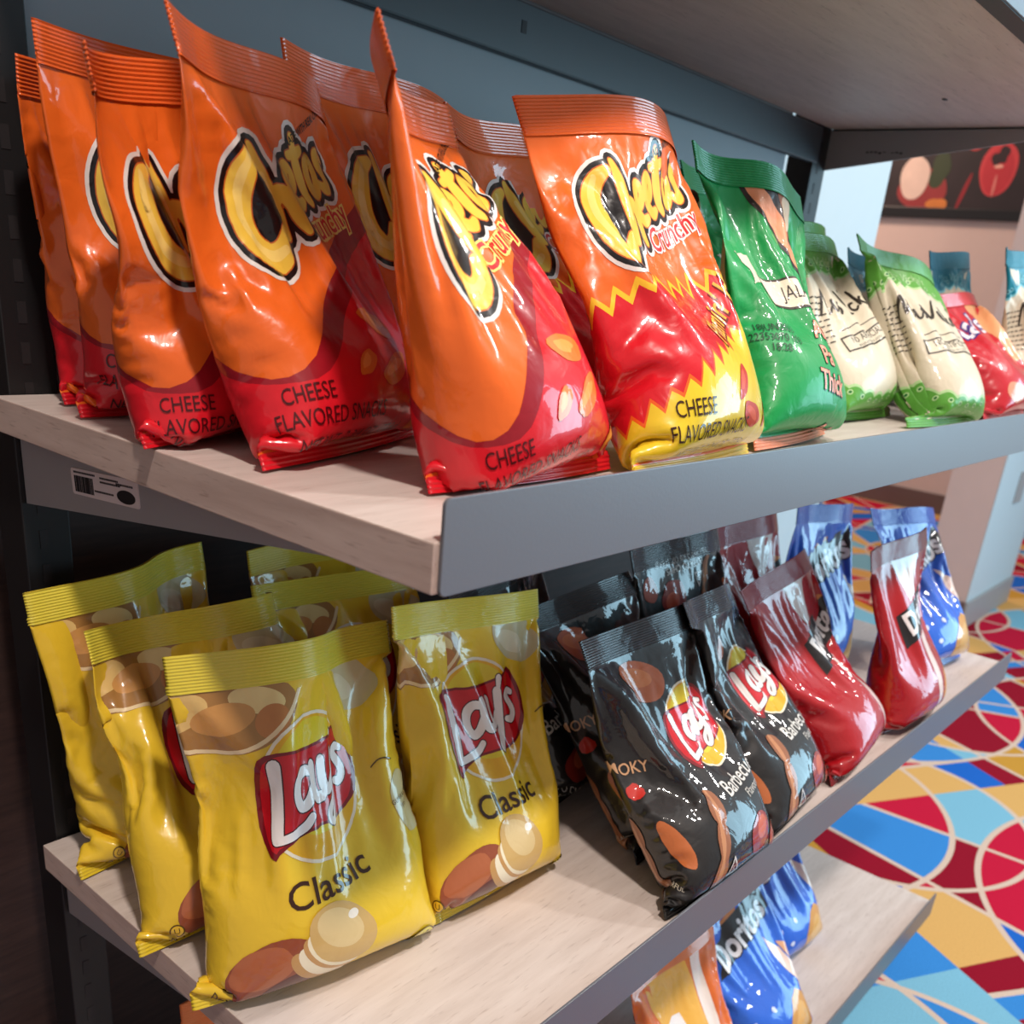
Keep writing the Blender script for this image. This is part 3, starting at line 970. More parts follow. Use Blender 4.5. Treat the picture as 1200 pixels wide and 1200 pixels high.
SCRIPT_M = [
    [(0, 0, 1.6), (6, 20, 2.2), (9, 26, 1.6), (10, 8, 2.4), (11, 4, 1.6), (18, 24, 2.2), (20, 26, 1.6), (21, 6, 2.4), (24, 2, 1.6), (28, 8, 1.2)],
    [(30, 14, 2), (30, 4, 2), (33, 2, 1.4), (37, 8, 1.2)],
    [(40, 14, 1.6), (37, 12, 1.8), (41, 6, 2), (38, 2, 1.8)],
    [(48, 14, 1.6), (45, 12, 1.8), (49, 6, 2), (46, 2, 1.8)],
    [(56, 26, 2.4), (60, 4, 2.6), (70, 28, 1.4), (74, 30, 1.2)],
    [(70, 14, 2), (70, 4, 2), (74, 2, 1.4)],
    [(82, 12, 1.6), (78, 13, 2), (76, 7, 2), (80, 2, 1.8), (84, 5, 1.2)],
    [(87, 26, 2), (87, 2, 2), (87, 8, 1.4), (93, 14, 1.6), (88, 8, 1.6), (94, 2, 1.8)],
    [(97, 8, 1.4), (102, 10, 1.6), (100, 14, 1.6), (96, 10, 1.8), (97, 3, 1.8), (103, 4, 1.2)],
    [(106, 26, 2), (105, 21, 1.2)],
    [(112, 14, 1.6), (108, 12, 1.8), (112, 6, 2), (108, 2, 1.8)],
]


def art_kettle(main, dark, lace):
    cream = (214, 204, 180)
    A = Art(cream, main, main)
    def scal(y, up, amp, n=14):
        p = []
        for i in range(n * 6 + 1):
            x = -30 + 160 * i / (n * 6)
            ph = (i % 6) / 6
            p.append((x, y(x) + (amp * math.sin(PI * ph)) * (1 if up else -1)))
        return p
    yb = lambda x: 36 - 14 * math.sin(PI * max(0, min(1, (x - 5) / 90))) if True else 30
    yt = lambda x: 96 + 10 * math.sin(PI * max(0, min(1, (x - 5) / 90)))
    A.layer().poly([(-30, -2), (130, -2)] + scal(yb, True, 2.5)[::-1], lace, 'artwork')
    A.layer().poly([(-30, -2), (130, -2)] + [(x, y - 1.6) for x, y in scal(yb, True, 2.5)[::-1]], main, 'artwork')
    A.layer().poly([(-30, 132), (130, 132)] + scal(yt, False, 2.5)[::-1], lace, 'artwork')
    A.layer().poly([(-30, 132), (130, 132)] + [(x, y + 1.6) for x, y in scal(yt, False, 2.5)[::-1]], main, 'artwork')
    A.layer()
    for i in range(16):
        x = -20 + i * 9
        A.ell(x, yb(x) - 3.4, 2.0, 1.5, lace, 'artwork', 0, 12)
        A.ell(x, yt(x) + 3.4, 2.0, 1.5, lace, 'artwork', 0, 12)
    A.layer()
    for i in range(16):
        x = -20 + i * 9
        A.ell(x, yb(x) - 3.4, 1.1, .8, dark, 'artwork', 0, 10)
        A.ell(x, yt(x) + 3.4, 1.1, .8, dark, 'artwork', 0, 10)
    ink = (50, 42, 34)
    tf = lambda p: (14 + p[0] * .64, 74 + p[1] * .62 + p[0] * .02) + ((p[2] * .95,) if len(p) > 2 else ())
    A.layer().strokes(SCRIPT_M, tf, 1.6, ink, 'logo')
    A.layer().poly([(26, 50), (76, 54), (76, 64), (26, 60)], ink, 'lettering')
    A.layer().poly([(27, 51), (75, 55), (75, 63), (27, 59)], cream, 'lettering')
    A.layer().text('NO ARTIFICIAL', 51, 58.4, 6.0, ink, 'lettering', 5, 0.008, .88)
    A.text('PRESERVATIVES OR FLAVORS', 51, 54.2, 2.2, ink, 'lettering', 5)
    A.stroke([(30, 64), (50, 68), (72, 67)], .5, ink, 'lettering')
    A.layer().ell(84, 46, 6, 7, dark, 'artwork', 10)
    A.layer().ell(84, 46, 4.6, 5.4, main, 'artwork', 10, 18, .1, 3)
    r = random.Random(2)
    for q in range(9):
        x = -4.0
        while x < 16:
            w = r.uniform(1.6, 3.6)
            A.stroke([(x, 84 - q * 3.4), (x + w, 84 - q * 3.4 + .15)], .75, ink, 'lettering', 0, 0, 3)
            x += w + 1.6
    A.layer().text('KETTLE', 62, 14, 4.6, lace, 'lettering', -2)
    A.text('COOKED', 62, 9, 4.6, lace, 'lettering', -2)
    A.text('NET WT 2 OZ.', 40, 5, 3.6, lace, 'lettering', -2)
    A.layer().text("Miss Vickie's", 50, 112, 8, lace, 'lettering', 0, 0, 1, .25)
    return A.finish()


def art_redsweet():
    A = Art((196, 40, 52), (206, 70, 70), (190, 40, 52))
    A.layer().poly([(50, 130), (74, 90), (66, 60), (80, 58), (96, 80), (110, 130)], (226, 160, 110), 'artwork', 2)
    A.layer().ell(60, 36, 14, 12, (214, 110, 92), 'artwork', 20, 24, .06, 2)
    A.layer().ell(28, 30, 10, 8, (226, 150, 120), 'artwork', -20, 24, .06, 4)
    A.layer().text("Lay's", 40, 96, 28, (60, 50, 130), 'logo', 10, 0.06)
    A.layer().text("Lay's", 40, 96, 28, (238, 230, 236), 'logo', 10, 0.014)
    return A.finish()


def art_orange():
    A = Art((222, 108, 40), (226, 120, 60), (206, 90, 40))
    A.layer().poly([(10, 130), (60, 130), (70, 60), (96, 30), (80, 0), (30, 0), (40, 60)], (236, 176, 70), 'artwork', 2)
    A.layer().poly([(62, 130), (72, 130), (80, 60), (98, 4), (88, 4), (70, 60)], (240, 226, 214), 'artwork')
    A.layer().poly([(20, 84), (44, 96), (50, 80), (28, 66)], (240, 232, 226), 'artwork', 1)
    A.layer().ell(40, 40, 10, 7, (206, 90, 40), 'artwork', 30, 20, .08, 2)
    return A.finish()

# ------------------------------------------------------------------ chip bags: inflated film pouches
def catmull(a, axis, periodic):
    """insert midpoints along an axis with a 4 point scheme"""
    a = np.moveaxis(a, axis, 0)
    if periodic:
        p0, p1, p2, p3 = np.roll(a, 1, 0), a, np.roll(a, -1, 0), np.roll(a, -2, 0)
        m = (-p0 + 9 * p1 + 9 * p2 - p3) / 16
        out = np.empty((a.shape[0] * 2,) + a.shape[1:], a.dtype)
        out[0::2] = a; out[1::2] = m
    else:
        e = np.concatenate([2 * a[:1] - a[1:2], a, 2 * a[-1:] - a[-2:-1]])
        m = (-e[:-3] + 9 * e[1:-2] + 9 * e[2:-1] - e[3:]) / 16
        out = np.empty((a.shape[0] * 2 - 1,) + a.shape[1:], a.dtype)
        out[0::2] = a; out[1::2] = m
    return np.moveaxis(out, 0, axis)


def simulate(S, plan=((15, 22, 90, 4), (30, 44, 46, 4))):
    """inflate all pouches at once, coarse then fine. local frame: x right, -y front, z up, shelf at z = 0"""
    B = len(S)
    F = np.float32
    g = lambda k: np.array([s[k] for s in S], F)
    W, H, lean, roll, fill, phi, bphi, bb, crum = (g(k) for k in ('W', 'H', 'lean', 'roll', 'fill', 'phi', 'bphi', 'bbend', 'crumple'))
    axis = np.stack([-np.sin(roll), np.cos(roll) * np.sin(lean), np.cos(roll) * np.cos(lean)], -1)   # up the bag
    perp = np.stack([np.zeros(B, F), np.cos(lean), -np.sin(lean)], -1)
    xdir = np.cross(perp, axis)
    sdir = axis * np.cos(phi)[:, None] + perp * np.sin(phi)[:, None]
    xoff = np.stack([g('tx'), g('ty'), np.zeros(B, F)], -1)
    V0 = fill * W ** 3 * (H / (PI * W) - .142 * (1 - 10 ** (-H / W)))
    PL_N, PL_D = neighbour_planes(S)
    P = None
    for (gm, gn, steps, sweeps) in plan:
        C = 2 * gm
        ntm, nbm = gn * 4 // 44, max(1, gn * 2 // 44)
        du = (W / gm)[:, None, None]; dv = (H / gn)[:, None, None]
        rest_d = np.sqrt(du ** 2 + dv ** 2)
        i = np.arange(C)
        sx = np.where(i <= gm, i / gm, (C - i) / gm).astype(F)
        side = np.where((i % gm) == 0, 0, np.where(i < gm, -1, 1)).astype(F)
        ss = np.linspace(0, 1, gm + 1)
        topx, topy, topz = (np.zeros((B, gm + 1), F) for _ in range(3))
        for b, s in enumerate(S):
            a1, a2, a3 = s['bend']
            yy = a1 * np.sin(PI * ss) + a2 * np.sin(2 * PI * ss) + a3 * np.sin(3 * PI * ss)
            dy = np.diff(yy); step = W[b] / gm
            dx = np.sqrt(np.maximum(step ** 2 - dy ** 2, (0.3 * step) ** 2))
            xx = np.concatenate([[0], np.cumsum(dx)]); xx -= xx[-1] / 2
            tw = s['twist']
            topx[b] = xx * math.cos(tw) - yy * math.sin(tw)
            topy[b] = xx * math.sin(tw) + yy * math.cos(tw)
            topz[b] = s['ztilt'] * (ss - .5) * W[b] + s['zarc'] * np.sin(PI * ss)
        mapi = np.where(i <= gm, i, C - i)
        topx, topy, topz = topx[:, mapi], topy[:, mapi], topz[:, mapi]
        botx = (sx[None] - .5) * W[:, None] * F(0.985)
        boty = bb[:, None] * np.sin(PI * sx)[None]
        t = (np.arange(gn + 1) / gn).astype(F)
        noise = np.stack([np.random.RandomState(s['seed'] + gm).randn(C, gn + 1, 3) for s in S]).astype(F)
        for _ in range(3):
            noise = (noise + np.roll(noise, 1, 1) + np.roll(noise, -1, 1) + np.concatenate([noise[:, :, :1], noise[:, :, :-1]], 2) + np.concatenate([noise[:, :, 1:], noise[:, :, -1:]], 2)) / 5
        nz = noise * crum[:, None, None, None]
        if P is None:
            bul = (np.clip(np.sin(PI * np.clip((t - .05) / .9, 0, 1)), 0, 1) ** .6)[None, None, :] * np.clip(1 - (2 * sx - 1) ** 2, 0, 1)[None, :, None] ** .5 * side[None, :, None]
            hh = t[None, None, :] * H[:, None, None] * F(0.95)
            xw = (sx[None, :, None] - .5) * W[:, None, None] * F(0.9)
            P = axis[:, None, None] * hh[..., None] + np.array([1, 0, 0], F) * xw[..., None]
            P = P + perp[:, None, None] * (bul * 0.02)[..., None] + nz
            P = P.astype(F)
        else:
            P = catmull(catmull(P, 1, True), 2, False).astype(F)
            P += nz * F(0.35)
        P[..., 2] = np.maximum(P[..., 2], 0.0012)
        P = np.ascontiguousarray(P)
        sealh = (H / gn).astype(F)

        def pin():
            for k in range(nbm + 1):
                P[:, :, k, 0] = botx
                P[:, :, k, 1] = boty + (k * sealh * np.sin(bphi))[:, None]
                P[:, :, k, 2] = 0.0012 + (k * sealh * np.cos(bphi))[:, None]
            r0 = gn - ntm
            h = (np.einsum('bcd,bd->bc', P[:, :, r0], axis) - topz).mean(1) + F(0.00013)
            base = axis[:, None] * (h[:, None] + topz)[..., None] + topx[..., None] * xdir[:, None] + topy[..., None] * perp[:, None] + xoff[:, None]
            for k in range(ntm + 1):
                P[:, :, r0 + k] = base + sdir[:, None] * (k * sealh)[:, None, None]

        def rel(A, Bq, rest, k):
            d = Bq - A
            l = np.sqrt(d[..., 0] * d[..., 0] + d[..., 1] * d[..., 1] + d[..., 2] * d[..., 2]) + F(1e-9)
            c = F(0.5 * k) * (1 - rest / l)
            d *= c[..., None]
            A += d; Bq -= d

        PP = P.copy()
        cont = (np.clip((0.45 - t) / 0.30, 0, 1) * np.clip(t / 0.12, 0.25, 1)).astype(F)[None, None, :, None]
        ar = (du * dv)[..., None]
        sc = F(22.0 / gn)
        for it in range(steps):
            vel = (P - PP) * F(0.85)
            PP = P.copy()
            eu = np.roll(P, -1, 1) - np.roll(P, 1, 1)
            ev = np.empty_like(P)
            ev[:, :, 1:-1] = P[:, :, 2:] - P[:, :, :-2]
            ev[:, :, 0] = 2 * (P[:, :, 1] - P[:, :, 0]); ev[:, :, -1] = 2 * (P[:, :, -1] - P[:, :, -2])
            nA = np.empty_like(P)
            for q in range(3):
                a_, b_ = (q + 1) % 3, (q + 2) % 3
                nA[..., q] = (eu[..., a_] * ev[..., b_] - eu[..., b_] * ev[..., a_]) * F(.25)
            ctr = P.mean((1, 2), keepdims=True)
            V = ((P - ctr) * nA).sum((1, 2, 3)) / 3
            p = np.clip(5.0 * (V0 / np.maximum(V, 1e-6) - 1), -1.5, 1.5).astype(F)
            P += vel
            P += (p[:, None, None, None] * F(0.0016) + F(0.0005) * cont) * sc * nA / ar
            P[..., 2] -= F(0.00002)
            if it < steps * .6:
                P += nz * F(0.04)
            for sw in range(sweeps):
                rel(P[:, 0::2], P[:, 1::2], du, 1.0)
                rel(P[:, 1:-1:2], P[:, 2::2], du, 1.0)
                rel(P[:, -1:], P[:, 0:1], du, 1.0)
                rel(P[:, :, 0:-1:2], P[:, :, 1::2], dv, 1.0)
                rel(P[:, :, 1:-1:2], P[:, :, 2::2], dv, 1.0)
                rel(P[:, 0:-1:2, 0:-1:2], P[:, 1::2, 1::2], rest_d, .5)
                rel(P[:, 1::2, 0:-1:2], P[:, 0:-1:2, 1::2], rest_d, .5)
                if sw % 2 == 0:
                    rel(P[:, 1:-1:2, 0:-1:2], P[:, 2::2, 1::2], rest_d, .5)
                    rel(P[:, 2::2, 0:-1:2], P[:, 1:-1:2, 1::2], rest_d, .5)
                    rel(P[:, 0:-1:2, 1:-1:2], P[:, 1::2, 2::2], rest_d, .5)
                    rel(P[:, 1::2, 1:-1:2], P[:, 0:-1:2, 2::2], rest_d, .5)
                if sw == 0:
                    rel(P[:, 0:-2], P[:, 2:], 2 * du, 0.05)
                    rel(P[:, :, 0:-2], P[:, :, 2:], 2 * dv, 0.05)
                np.maximum(P[..., 2], F(0.0012), out=P[..., 2])
                if sw == sweeps - 1:
                    for k in range(PL_N.shape[1]):       # neighbours, lip and back panel press on the film
                        n = PL_N[:, k][:, None, None]
                        over = (P * n).sum(-1) - PL_D[:, k][:, None, None]
                        P -= (np.maximum(over, 0) * F(0.8))[..., None] * n
                pin()
    return P


def neighbour_planes(S, K=9):
    """one separating plane for every touching pair of bags, in each bag's own frame"""
    cen = []
    for s in S:
        h = s['H'] * .45
        lx, ly, lz = -math.sin(s['roll']) * h + s['tx'] * .5, math.sin(s['lean']) * h, math.cos(s['lean']) * h
        c, n = math.cos(s['yaw']), math.sin(s['yaw'])
        cen.append(np.array([s['x'] + c * lx - n * ly, s['y'] + n * lx + c * ly, s['z'] + lz]))
    N = np.zeros((len(S), K, 3), np.float32); D = np.full((len(S), K), 9.0, np.float32)
    cnt = [0] * len(S)
    def put(i, n, point):
        """keep bag i on the side n.p < n.point (world)"""
        s = S[i]
        if cnt[i] >= K:
            return
        c, sn = math.cos(s['yaw']), math.sin(s['yaw'])
        N[i, cnt[i]] = (c * n[0] + sn * n[1], -sn * n[0] + c * n[1], n[2])
        D[i, cnt[i]] = n @ (point - np.array([s['x'], s['y'], s['z']]))
        cnt[i] += 1
    for i, a in enumerate(S):
        put(i, np.array([0, 1.0, 0]), np.array([0, 0.427, 0]))
    for i, a in enumerate(S):
        for j in range(i + 1, len(S)):
            b = S[j]
            if abs(a['z'] - b['z']) > .01 or np.linalg.norm((cen[i] - cen[j])[:2]) > .20:
                continue
            d = cen[j] - cen[i]
            yaw = (a['yaw'] + b['yaw']) / 2; lean = (a['lean'] + b['lean']) / 2
            dx = d[0] * math.cos(yaw) + d[1] * math.sin(yaw); dy = -d[0] * math.sin(yaw) + d[1] * math.cos(yaw)
            if abs(dx) / .17 > abs(dy) / .085:
                n = np.array([math.cos(yaw), math.sin(yaw), 0.0]) * np.sign(dx)
            else:
                n = np.array([-math.sin(yaw) * math.cos(lean), math.cos(yaw) * math.cos(lean), -math.sin(lean)]) * np.sign(dy)
            mid = (cen[i] + cen[j]) / 2
            put(i, n, mid - n * .0012); put(j, -n, mid + n * .0012)
    return N, D


def np_mesh(name, verts, faces, mats, midx=None, normals=None, parent=None):
    me = bpy.data.meshes.new(name)
    nv, nf = len(verts), len(faces)
    k = faces.shape[1]
    me.vertices.add(nv); me.loops.add(nf * k); me.polygons.add(nf)
    me.vertices.foreach_set('co', np.ascontiguousarray(verts, np.float32).ravel())
    me.loops.foreach_set('vertex_index', np.ascontiguousarray(faces, np.int32).ravel())
    me.polygons.foreach_set('loop_start', np.arange(0, nf * k, k, dtype=np.int32))
    me.polygons.foreach_set('loop_total', np.full(nf, k, np.int32))
    me.polygons.foreach_set('use_smooth', np.ones(nf, bool))
    for m in mats:
        me.materials.append(m)
    if midx is not None:
        me.polygons.foreach_set('material_index', np.asarray(midx, np.int32))
    me.update(calc_edges=True)
    me.validate()
    if normals is not None:
        me.normals_split_custom_set_from_vertices(normals.tolist())
    o = bpy.data.objects.new(name, me)
    return link(o, parent)


def grid_normals(G):
    eu = np.roll(G, -1, 0) - np.roll(G, 1, 0)
    ev = np.empty_like(G)
    ev[:, 1:-1] = G[:, 2:] - G[:, :-2]
    ev[:, 0] = G[:, 1] - G[:, 0]; ev[:, -1] = G[:, -1] - G[:, -2]
    n = np.cross(eu, ev)
    return n / (np.linalg.norm(n, axis=-1, keepdims=True) + 1e-12)


def sample(G, gx, gy):
    """piecewise linear lookup on the triangulated grid"""
    C = G.shape[0]
    gy = np.clip(gy, 0, GV - 1e-6)
    i = np.floor(gx + 1e-7); j = np.floor(gy + 1e-7)
    fx = (gx - i)[:, None]; fy = (gy - j)[:, None]
    i = i.astype(int); j = np.minimum(j.astype(int), GV - 1)
    i0 = i % C; i1 = (i + 1) % C
    a, b, c, d = G[i0, j], G[i1, j], G[i0, j + 1], G[i1, j + 1]
    lo = a + (b - a) * fx + (d - b) * fy
    hi = a + (c - a) * fy + (d - c) * fx
    return np.where(fx >= fy, lo, hi)


def build_bag(s, P):
    art = s['art']
    G = catmull(catmull(P.astype(float), 0, True), 1, False)
    C = 2 * GU
    Nn = grid_normals(G)
    # keep the two films of the seals a hair apart
    sealrows_t = 4 * UP; sealrows_b = 2 * UP
    root = empty(s['name'], (s['x'], s['y'], s['z']), s['yaw'])
    tag(root, s['label'], 'chip bag', s['group'])
    idx = np.arange(C * (GV + 1)).reshape(C, GV + 1)
    a = idx[:, :-1]; b = np.roll(idx, -1, 0)[:, :-1]; c = idx[:, 1:]; d = np.roll(idx, -1, 0)[:, 1:]
    f = np.concatenate([np.stack([a, b, d], -1).reshape(-1, 3), np.stack([a, d, c], -1).reshape(-1, 3)])
    body = np_mesh('film_body', G.reshape(-1, 3), f, [s['film'](art.base)], None, Nn.reshape(-1, 3), root)
    # crimped seals: real ridges across the width
    def seal(name, j0, j1, rgb, pitch):
        L = abs(j1 - j0) * s['H'] / GV
        nr = max(12, int(L / pitch * 4))
        v = np.linspace(j0, j1, nr)
        gx = np.arange(C)
        rows = []
        for kk, vv in enumerate(v):
            p = sample(G, gx.astype(float), np.full(C, vv))
            n = sample(Nn, gx.astype(float), np.full(C, vv))
            n /= np.linalg.norm(n, axis=1)[:, None] + 1e-9
            rows.append(p + n * (0.0009 + 0.00042 * math.sin(2 * PI * kk / 4 + .6)))
        R_ = np.stack(rows, 1)
        ix = np.arange(C * nr).reshape(C, nr)
        q = np.stack([ix[:, :-1], np.roll(ix, -1, 0)[:, :-1], np.roll(ix, -1, 0)[:, 1:], ix[:, 1:]], -1).reshape(-1, 4)
        return np_mesh(name, R_.reshape(-1, 3), q, [s['film'](rgb)], None, None, root)
    seal('top_seal', GV - sealrows_t, GV - 1e-4, art.seal_top, 0.0020)
    seal('bottom_seal', 0, sealrows_b * .75, art.seal_bottom, 0.0022)
    # print
    sh = int(round(s['ashift'] * GU))
    for part, lst in art.parts.items():
        VV, FF, MI, NN, mats = [], [], [], [], []
        off = 0
        for q, fc, rgb, z in lst:
            m = s['film'](rgb)
            if m not in mats:
                mats.append(m)
            gx, gy = q[:, 0], q[:, 1]
            if s['flip']:
                gx, gy = GU - gx, GV - gy
            gx = gx + sh
            p = sample(G, gx, gy); n = sample(Nn, gx, gy)
            n = n / (np.linalg.norm(n, axis=1)[:, None] + 1e-9)
            VV.append(p + n * (0.00012 + 0.000035 * z)); NN.append(n)
            FF.append(fc + off); MI.append(np.full(len(fc), mats.index(m))); off += len(q)
        o = np_mesh(part, np.concatenate(VV), np.concatenate(FF), mats, np.concatenate(MI), np.concatenate(NN), root)
        if part != 'logo':
            o['kind'] = 'stuff'
    return root

CR, HOT, CL, BBQ, DR, DB, JA, VG, VT, RS, OR = (art_crunchy(), art_hot(), art_classic(), art_barbecue(), art_tortilla((172, 12, 24), (140, 16, 28)),
    art_ranch(), art_jalapeno(), art_kettle((92, 160, 62), (40, 110, 52), (176, 210, 150)), art_kettle((18, 120, 140), (14, 84, 104), (120, 190, 200)), art_redsweet(), art_orange())
print('art done', round(time.time() - T_START, 1))

F_GLOSS = lambda c: film(c)
F_MATTE = lambda c: film(c, 0.42, 0.0, 0.18, 0.30)
F_SHINY = lambda c: film(c, 0.5, 0.0, 0.9, 0.22)
BAGS = []


def bag(name, art, shelf, x, y, yaw, lean, label, roll=0.0, W=0.175, H=0.255, fill=0.52, bend=(0.0, 0.006, 0.0), twist=0.0, ztilt=0.0, zarc=0.0,
        phi=0.0, bphi=0.36, bbend=-0.005, seed=None, ashift=0.0, flip=False, crumple=0.008, tx=0.0, ty=0.0, film_=F_GLOSS, group=None):
    D = math.radians
    BAGS.append(dict(name=name, art=art, x=x, y=y, z=shelf + 0.0002, yaw=D(yaw), lean=D(lean), roll=D(roll), label=label, W=W, H=H, fill=fill, bend=bend,
                     twist=D(twist), ztilt=ztilt, zarc=zarc, phi=D(phi), bphi=bphi, bbend=bbend, seed=seed if seed is not None else 11 + len(BAGS) * 7,
                     ashift=ashift, flip=flip, crumple=crumple, tx=tx, ty=ty, film=film_, group=group))


G1, G2, G3 = 'snack bags on the upper shelf', 'chip bags on the middle shelf', 'chip bags on the lowest shelf'
# ---- upper shelf
N = 'snack_bag'
bag(N, CR, Z1, 0.105, 0.388, 16, 3, 'orange and red snack bag at the very back left, mostly hidden', group=G1, phi=-8, H=0.225, roll=2)
bag(N, CR, Z1, 0.0932, 0.328, 8.6, 4.5, 'orange and red snack bag second from the back at the left end', group=G1, H=0.232, roll=-0.1, twist=0.6, ashift=-0.06)
bag(N, CR, Z1, 0.07, 0.25, 25, 6.9, 'orange snack bag third from the back with half its logo showing', group=G1, bend=(-.006,.012,.004), twist=8, H=0.222, roll=5, ashift=-0.1)
bag(N, CR, Z1, 0.0977, 0.1707, 19.6, 16.5, 'large orange and red snack bag with its whole logo, beside the corner bag', group=G1, H=0.238, ashift=-0.07, roll=1.7, twist=9.5)
bag(N, CR, Z1, 0.138, 0.064, 0, 15, 'orange and red snack bag standing at the shelf corner with twisted top', group=G1, H=0.24, W=0.16, twist=34, bend=(.018, .0, 0.0), ztilt=-0.12, fill=0.66, ashift=0.0, roll=14)
bag(N, CR, Z1, 0.2167, 0.2373, 10.7, 13.5, 'orange snack bag behind, only its crimped top showing between two bags', group=G1, roll=-0.9, twist=0.3)
bag(N, HOT, Z1, 0.3288, 0.1532, 13.2, 26.4, 'orange and yellow snack bag squeezed behind the corner bag', group=G1, roll=2.4, twist=3.1)
bag(N, HOT, Z1, 0.2824, 0.0409, 5.4, 28.4, 'orange, red and yellow snack bag with spicy flavor lettering', group=G1, bend=(-.024, .004, 0.0), ashift=-0.1, roll=-1.0, twist=-5.0)
bag(N, JA, Z1, 0.4692, 0.1722, 1.9, 22.7, 'green snack bag hidden behind the spicy orange bag', group=G1, film_=F_MATTE, roll=-3.5, twist=0.3)
bag(N, JA, Z1, 0.4802, 0.0685, 6.8, 24.9, 'green snack bag with cream ribbon and printed date code', group=G1, film_=F_MATTE, bend=(-.01,.006,.004), roll=-11.7, twist=-7.6, ashift=-0.04)
bag(N, JA, Z1, 0.64, 0.178, 4.9, 21.6, 'green snack bag peeking out behind the ribbon bag', group=G1, film_=F_MATTE, roll=1.8, twist=1.5)
bag(N, VG, Z1, 0.735, 0.118, -2.2, 28.1, 'cream and green snack bag in shade beside the green ribbon bag', group=G1, film_=F_MATTE, H=.222, roll=0.7, twist=8.4)
bag(N, VG, Z1, 0.835, 0.215, 5, 16, 'cream and green snack bag at the back near the post', group=G1, film_=F_MATTE, H=.222)
bag(N, VG, Z1, 0.8148, 0.0568, -4.3, 33.0, 'cream and green snack bag in front with its tip pointing up', group=G1, film_=F_MATTE, H=.222, roll=-8.9, twist=1.1)
bag(N, VT, Z1, 1.0, 0.2, 2, 16, 'cream and teal snack bag behind the cream and green ones', group=G1, film_=F_MATTE, H=.2, roll=-4, twist=0)
bag(N, RS, Z1, 1.035, 0.052, 0, 36, 'red and pink chip bag slumped on the upper shelf', group=G1, H=.2)
bag(N, VT, Z1, 1.085, 0.125, 2, 16, 'cream and teal snack bag behind the slumped red bag', group=G1, film_=F_MATTE, H=.222, twist=0, roll=3)
bag(N, VT, Z1, 1.165, 0.072, 2, 14, 'cream and teal snack bag at the right end of the upper shelf', group=G1, film_=F_MATTE, H=.222, twist=0, roll=0, W=0.14)
# ---- middle shelf
N = 'chip_bag'
bag(N, CL, Z2, 0.085, 0.372, 12, 8, 'yellow chip bag farthest back at the left end', group=G2, H=.258, W=.18, roll=1.4, twist=2, bend=(-.014, -.008, .004))
bag(N, CL, Z2, 0.078, 0.247, 2, 20, 'yellow chip bag second in the left row, its logo half hidden', group=G2, H=.258, bend=(-.010, .028, 0.0), W=0.19, roll=0, twist=-10)
bag(N, CL, Z2, 0.0759, 0.1531, -13.1, 17.4, 'yellow chip bag in front with full logo, leaning over the shelf edge', group=G2, H=.265, bend=(-.030, -.012, .005), W=0.195, ashift=-0.05, roll=0.4, twist=7.9)
bag(N, CL, Z2, 0.2233, 0.1353, -0.0, 15.3, 'yellow chip bag to the right of the front yellow one', group=G2, H=.265, W=.185, ashift=-0.03, roll=-5.8, twist=5.9)
bag(N, CL, Z2, 0.275, 0.375, 3.1, 8, 'yellow chip bag deep in shade under the shelf', group=G2, H=.25, roll=0.5, twist=-0.1)
bag(N, CL, Z2, 0.235, 0.285, -1.6, 17.9, 'yellow chip bag in shade behind the right yellow one', group=G2, H=.25, roll=-2.1, twist=-2.7)
bag(N, BBQ, Z2, 0.4338, 0.1970, 11.2, 29.4, 'black chip bag behind with red and yellow logo in shade', group=G2, H=.262, film_=F_SHINY, roll=4.9, twist=0.8, ashift=-0.33)
bag(N, BBQ, Z2, 0.432, 0.088, 10, 34.7, 'black chip bag behind the front black one', group=G2, H=.262, film_=F_SHINY, roll=-3.2, twist=-9.7)
bag(N, BBQ, Z2, 0.3862, 0.013, -0.4, 30.3, 'black chip bag at the front lip with full logo', group=G2, H=.262, film_=F_SHINY, roll=0.7, twist=2.1, ashift=0.0)
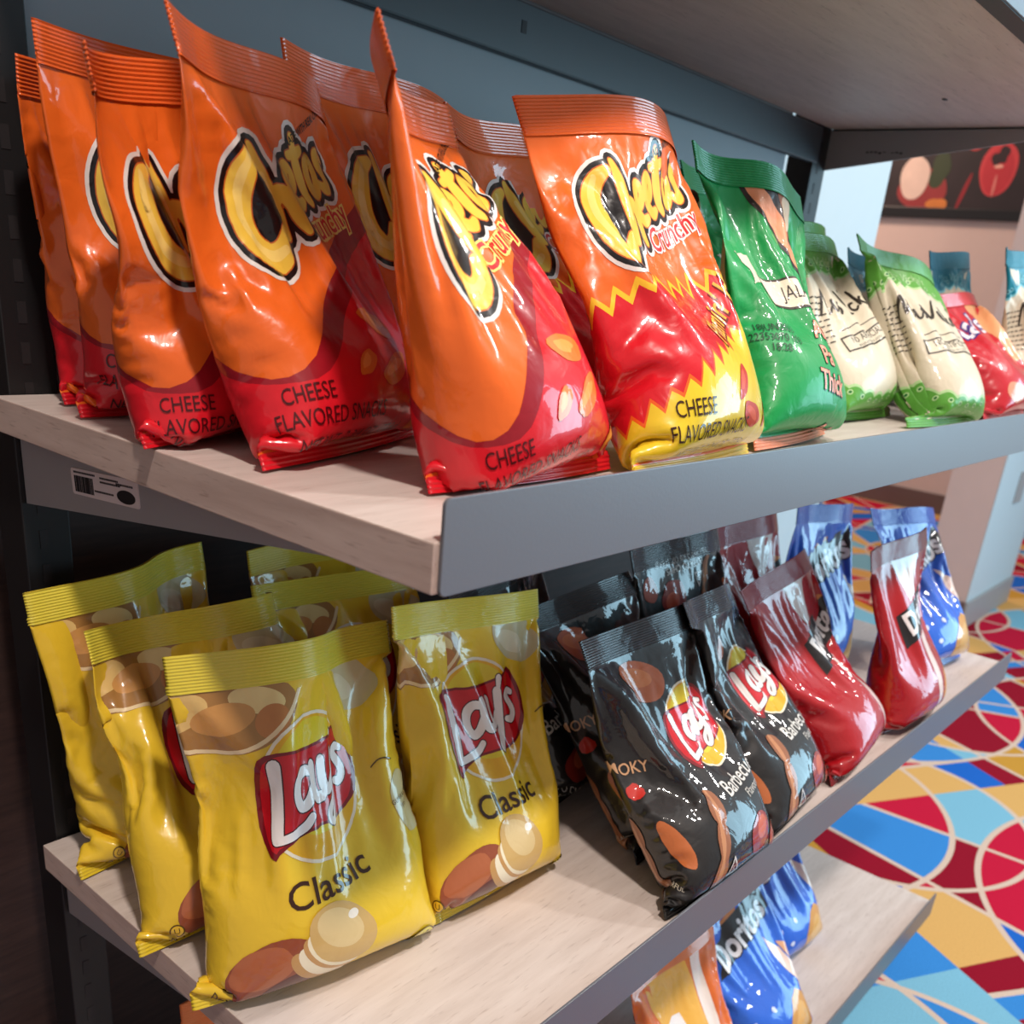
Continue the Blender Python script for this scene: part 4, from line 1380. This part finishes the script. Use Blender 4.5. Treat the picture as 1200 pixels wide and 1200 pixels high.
bag(N, BBQ, Z2, 0.534, 0.022, 6.3, 32.1, 'black chip bag beside the red one at the front lip', group=G2, H=.258, film_=F_SHINY, roll=-1.6, twist=10.7)
bag(N, BBQ, Z2, 0.585, 0.14, 0, 20, 'black chip bag with crumpled glinting top behind the front row', group=G2, H=.265, film_=F_SHINY, flip=True)
bag(N, DR, Z2, 0.712, 0.027, 6.5, 33.4, 'red chip bag leaning beside the black ones', group=G2, H=.258, film_=F_SHINY, roll=3.5, twist=-5.1, ashift=0.0)
bag(N, DR, Z2, 0.740, 0.150, 2, 18, 'dark red chip bag behind with wrinkled top', group=G2, H=.258, film_=F_SHINY)
bag(N, DR, Z2, 0.868, 0.027, -6, 14.1, 'red chip bag standing next to the blue one', group=G2, film_=F_SHINY, twist=4.4, roll=4, W=0.17, H=0.25, ashift=-0.12)
bag(N, DB, Z2, 0.9004, 0.1676, 0.0, 8.9, 'blue chip bag at the back of the middle shelf', group=G2, H=.258, film_=F_SHINY, roll=-5.3, twist=-0.2)
bag(N, DB, Z2, 1.1, 0.0695, -7.6, 28.6, 'blue chip bag at the right end of the middle shelf', group=G2, H=.258, film_=F_SHINY, roll=-5.1, twist=-1.2)
# ---- lowest shelf
bag(N, DB, Z3, 0.7097, 0.0343, -6.0, 34.0, 'blue chip bag with white lettering on the lowest shelf', group=G3, film_=F_SHINY, roll=0.0, twist=0.0)
bag(N, DB, Z3, 0.905, 0.11, -5, 22, 'blue chip bag behind, on the lowest shelf', group=G3, film_=F_SHINY, roll=0, twist=0)
bag(N, OR, Z3, 0.535, 0.03, 0, 22, 'orange and white chip bag on the lowest shelf', group=G3, film_=F_SHINY, roll=0, twist=0)
bag(N, OR, Z3, 0.1649, 0.3216, -7.0, 14.9, 'orange chip bag at the left end of the lowest shelf, just visible below', group=G3, H=.25, roll=-2.5, twist=-2.8)

P_ALL = simulate(BAGS)
print('sim done', round(time.time() - T_START, 1))
for s, P in zip(BAGS, P_ALL):
    build_bag(s, P)
print('bags done', round(time.time() - T_START, 1), 'tris', sum(len(o.data.polygons) for o in bpy.data.objects if o.type == 'MESH'))
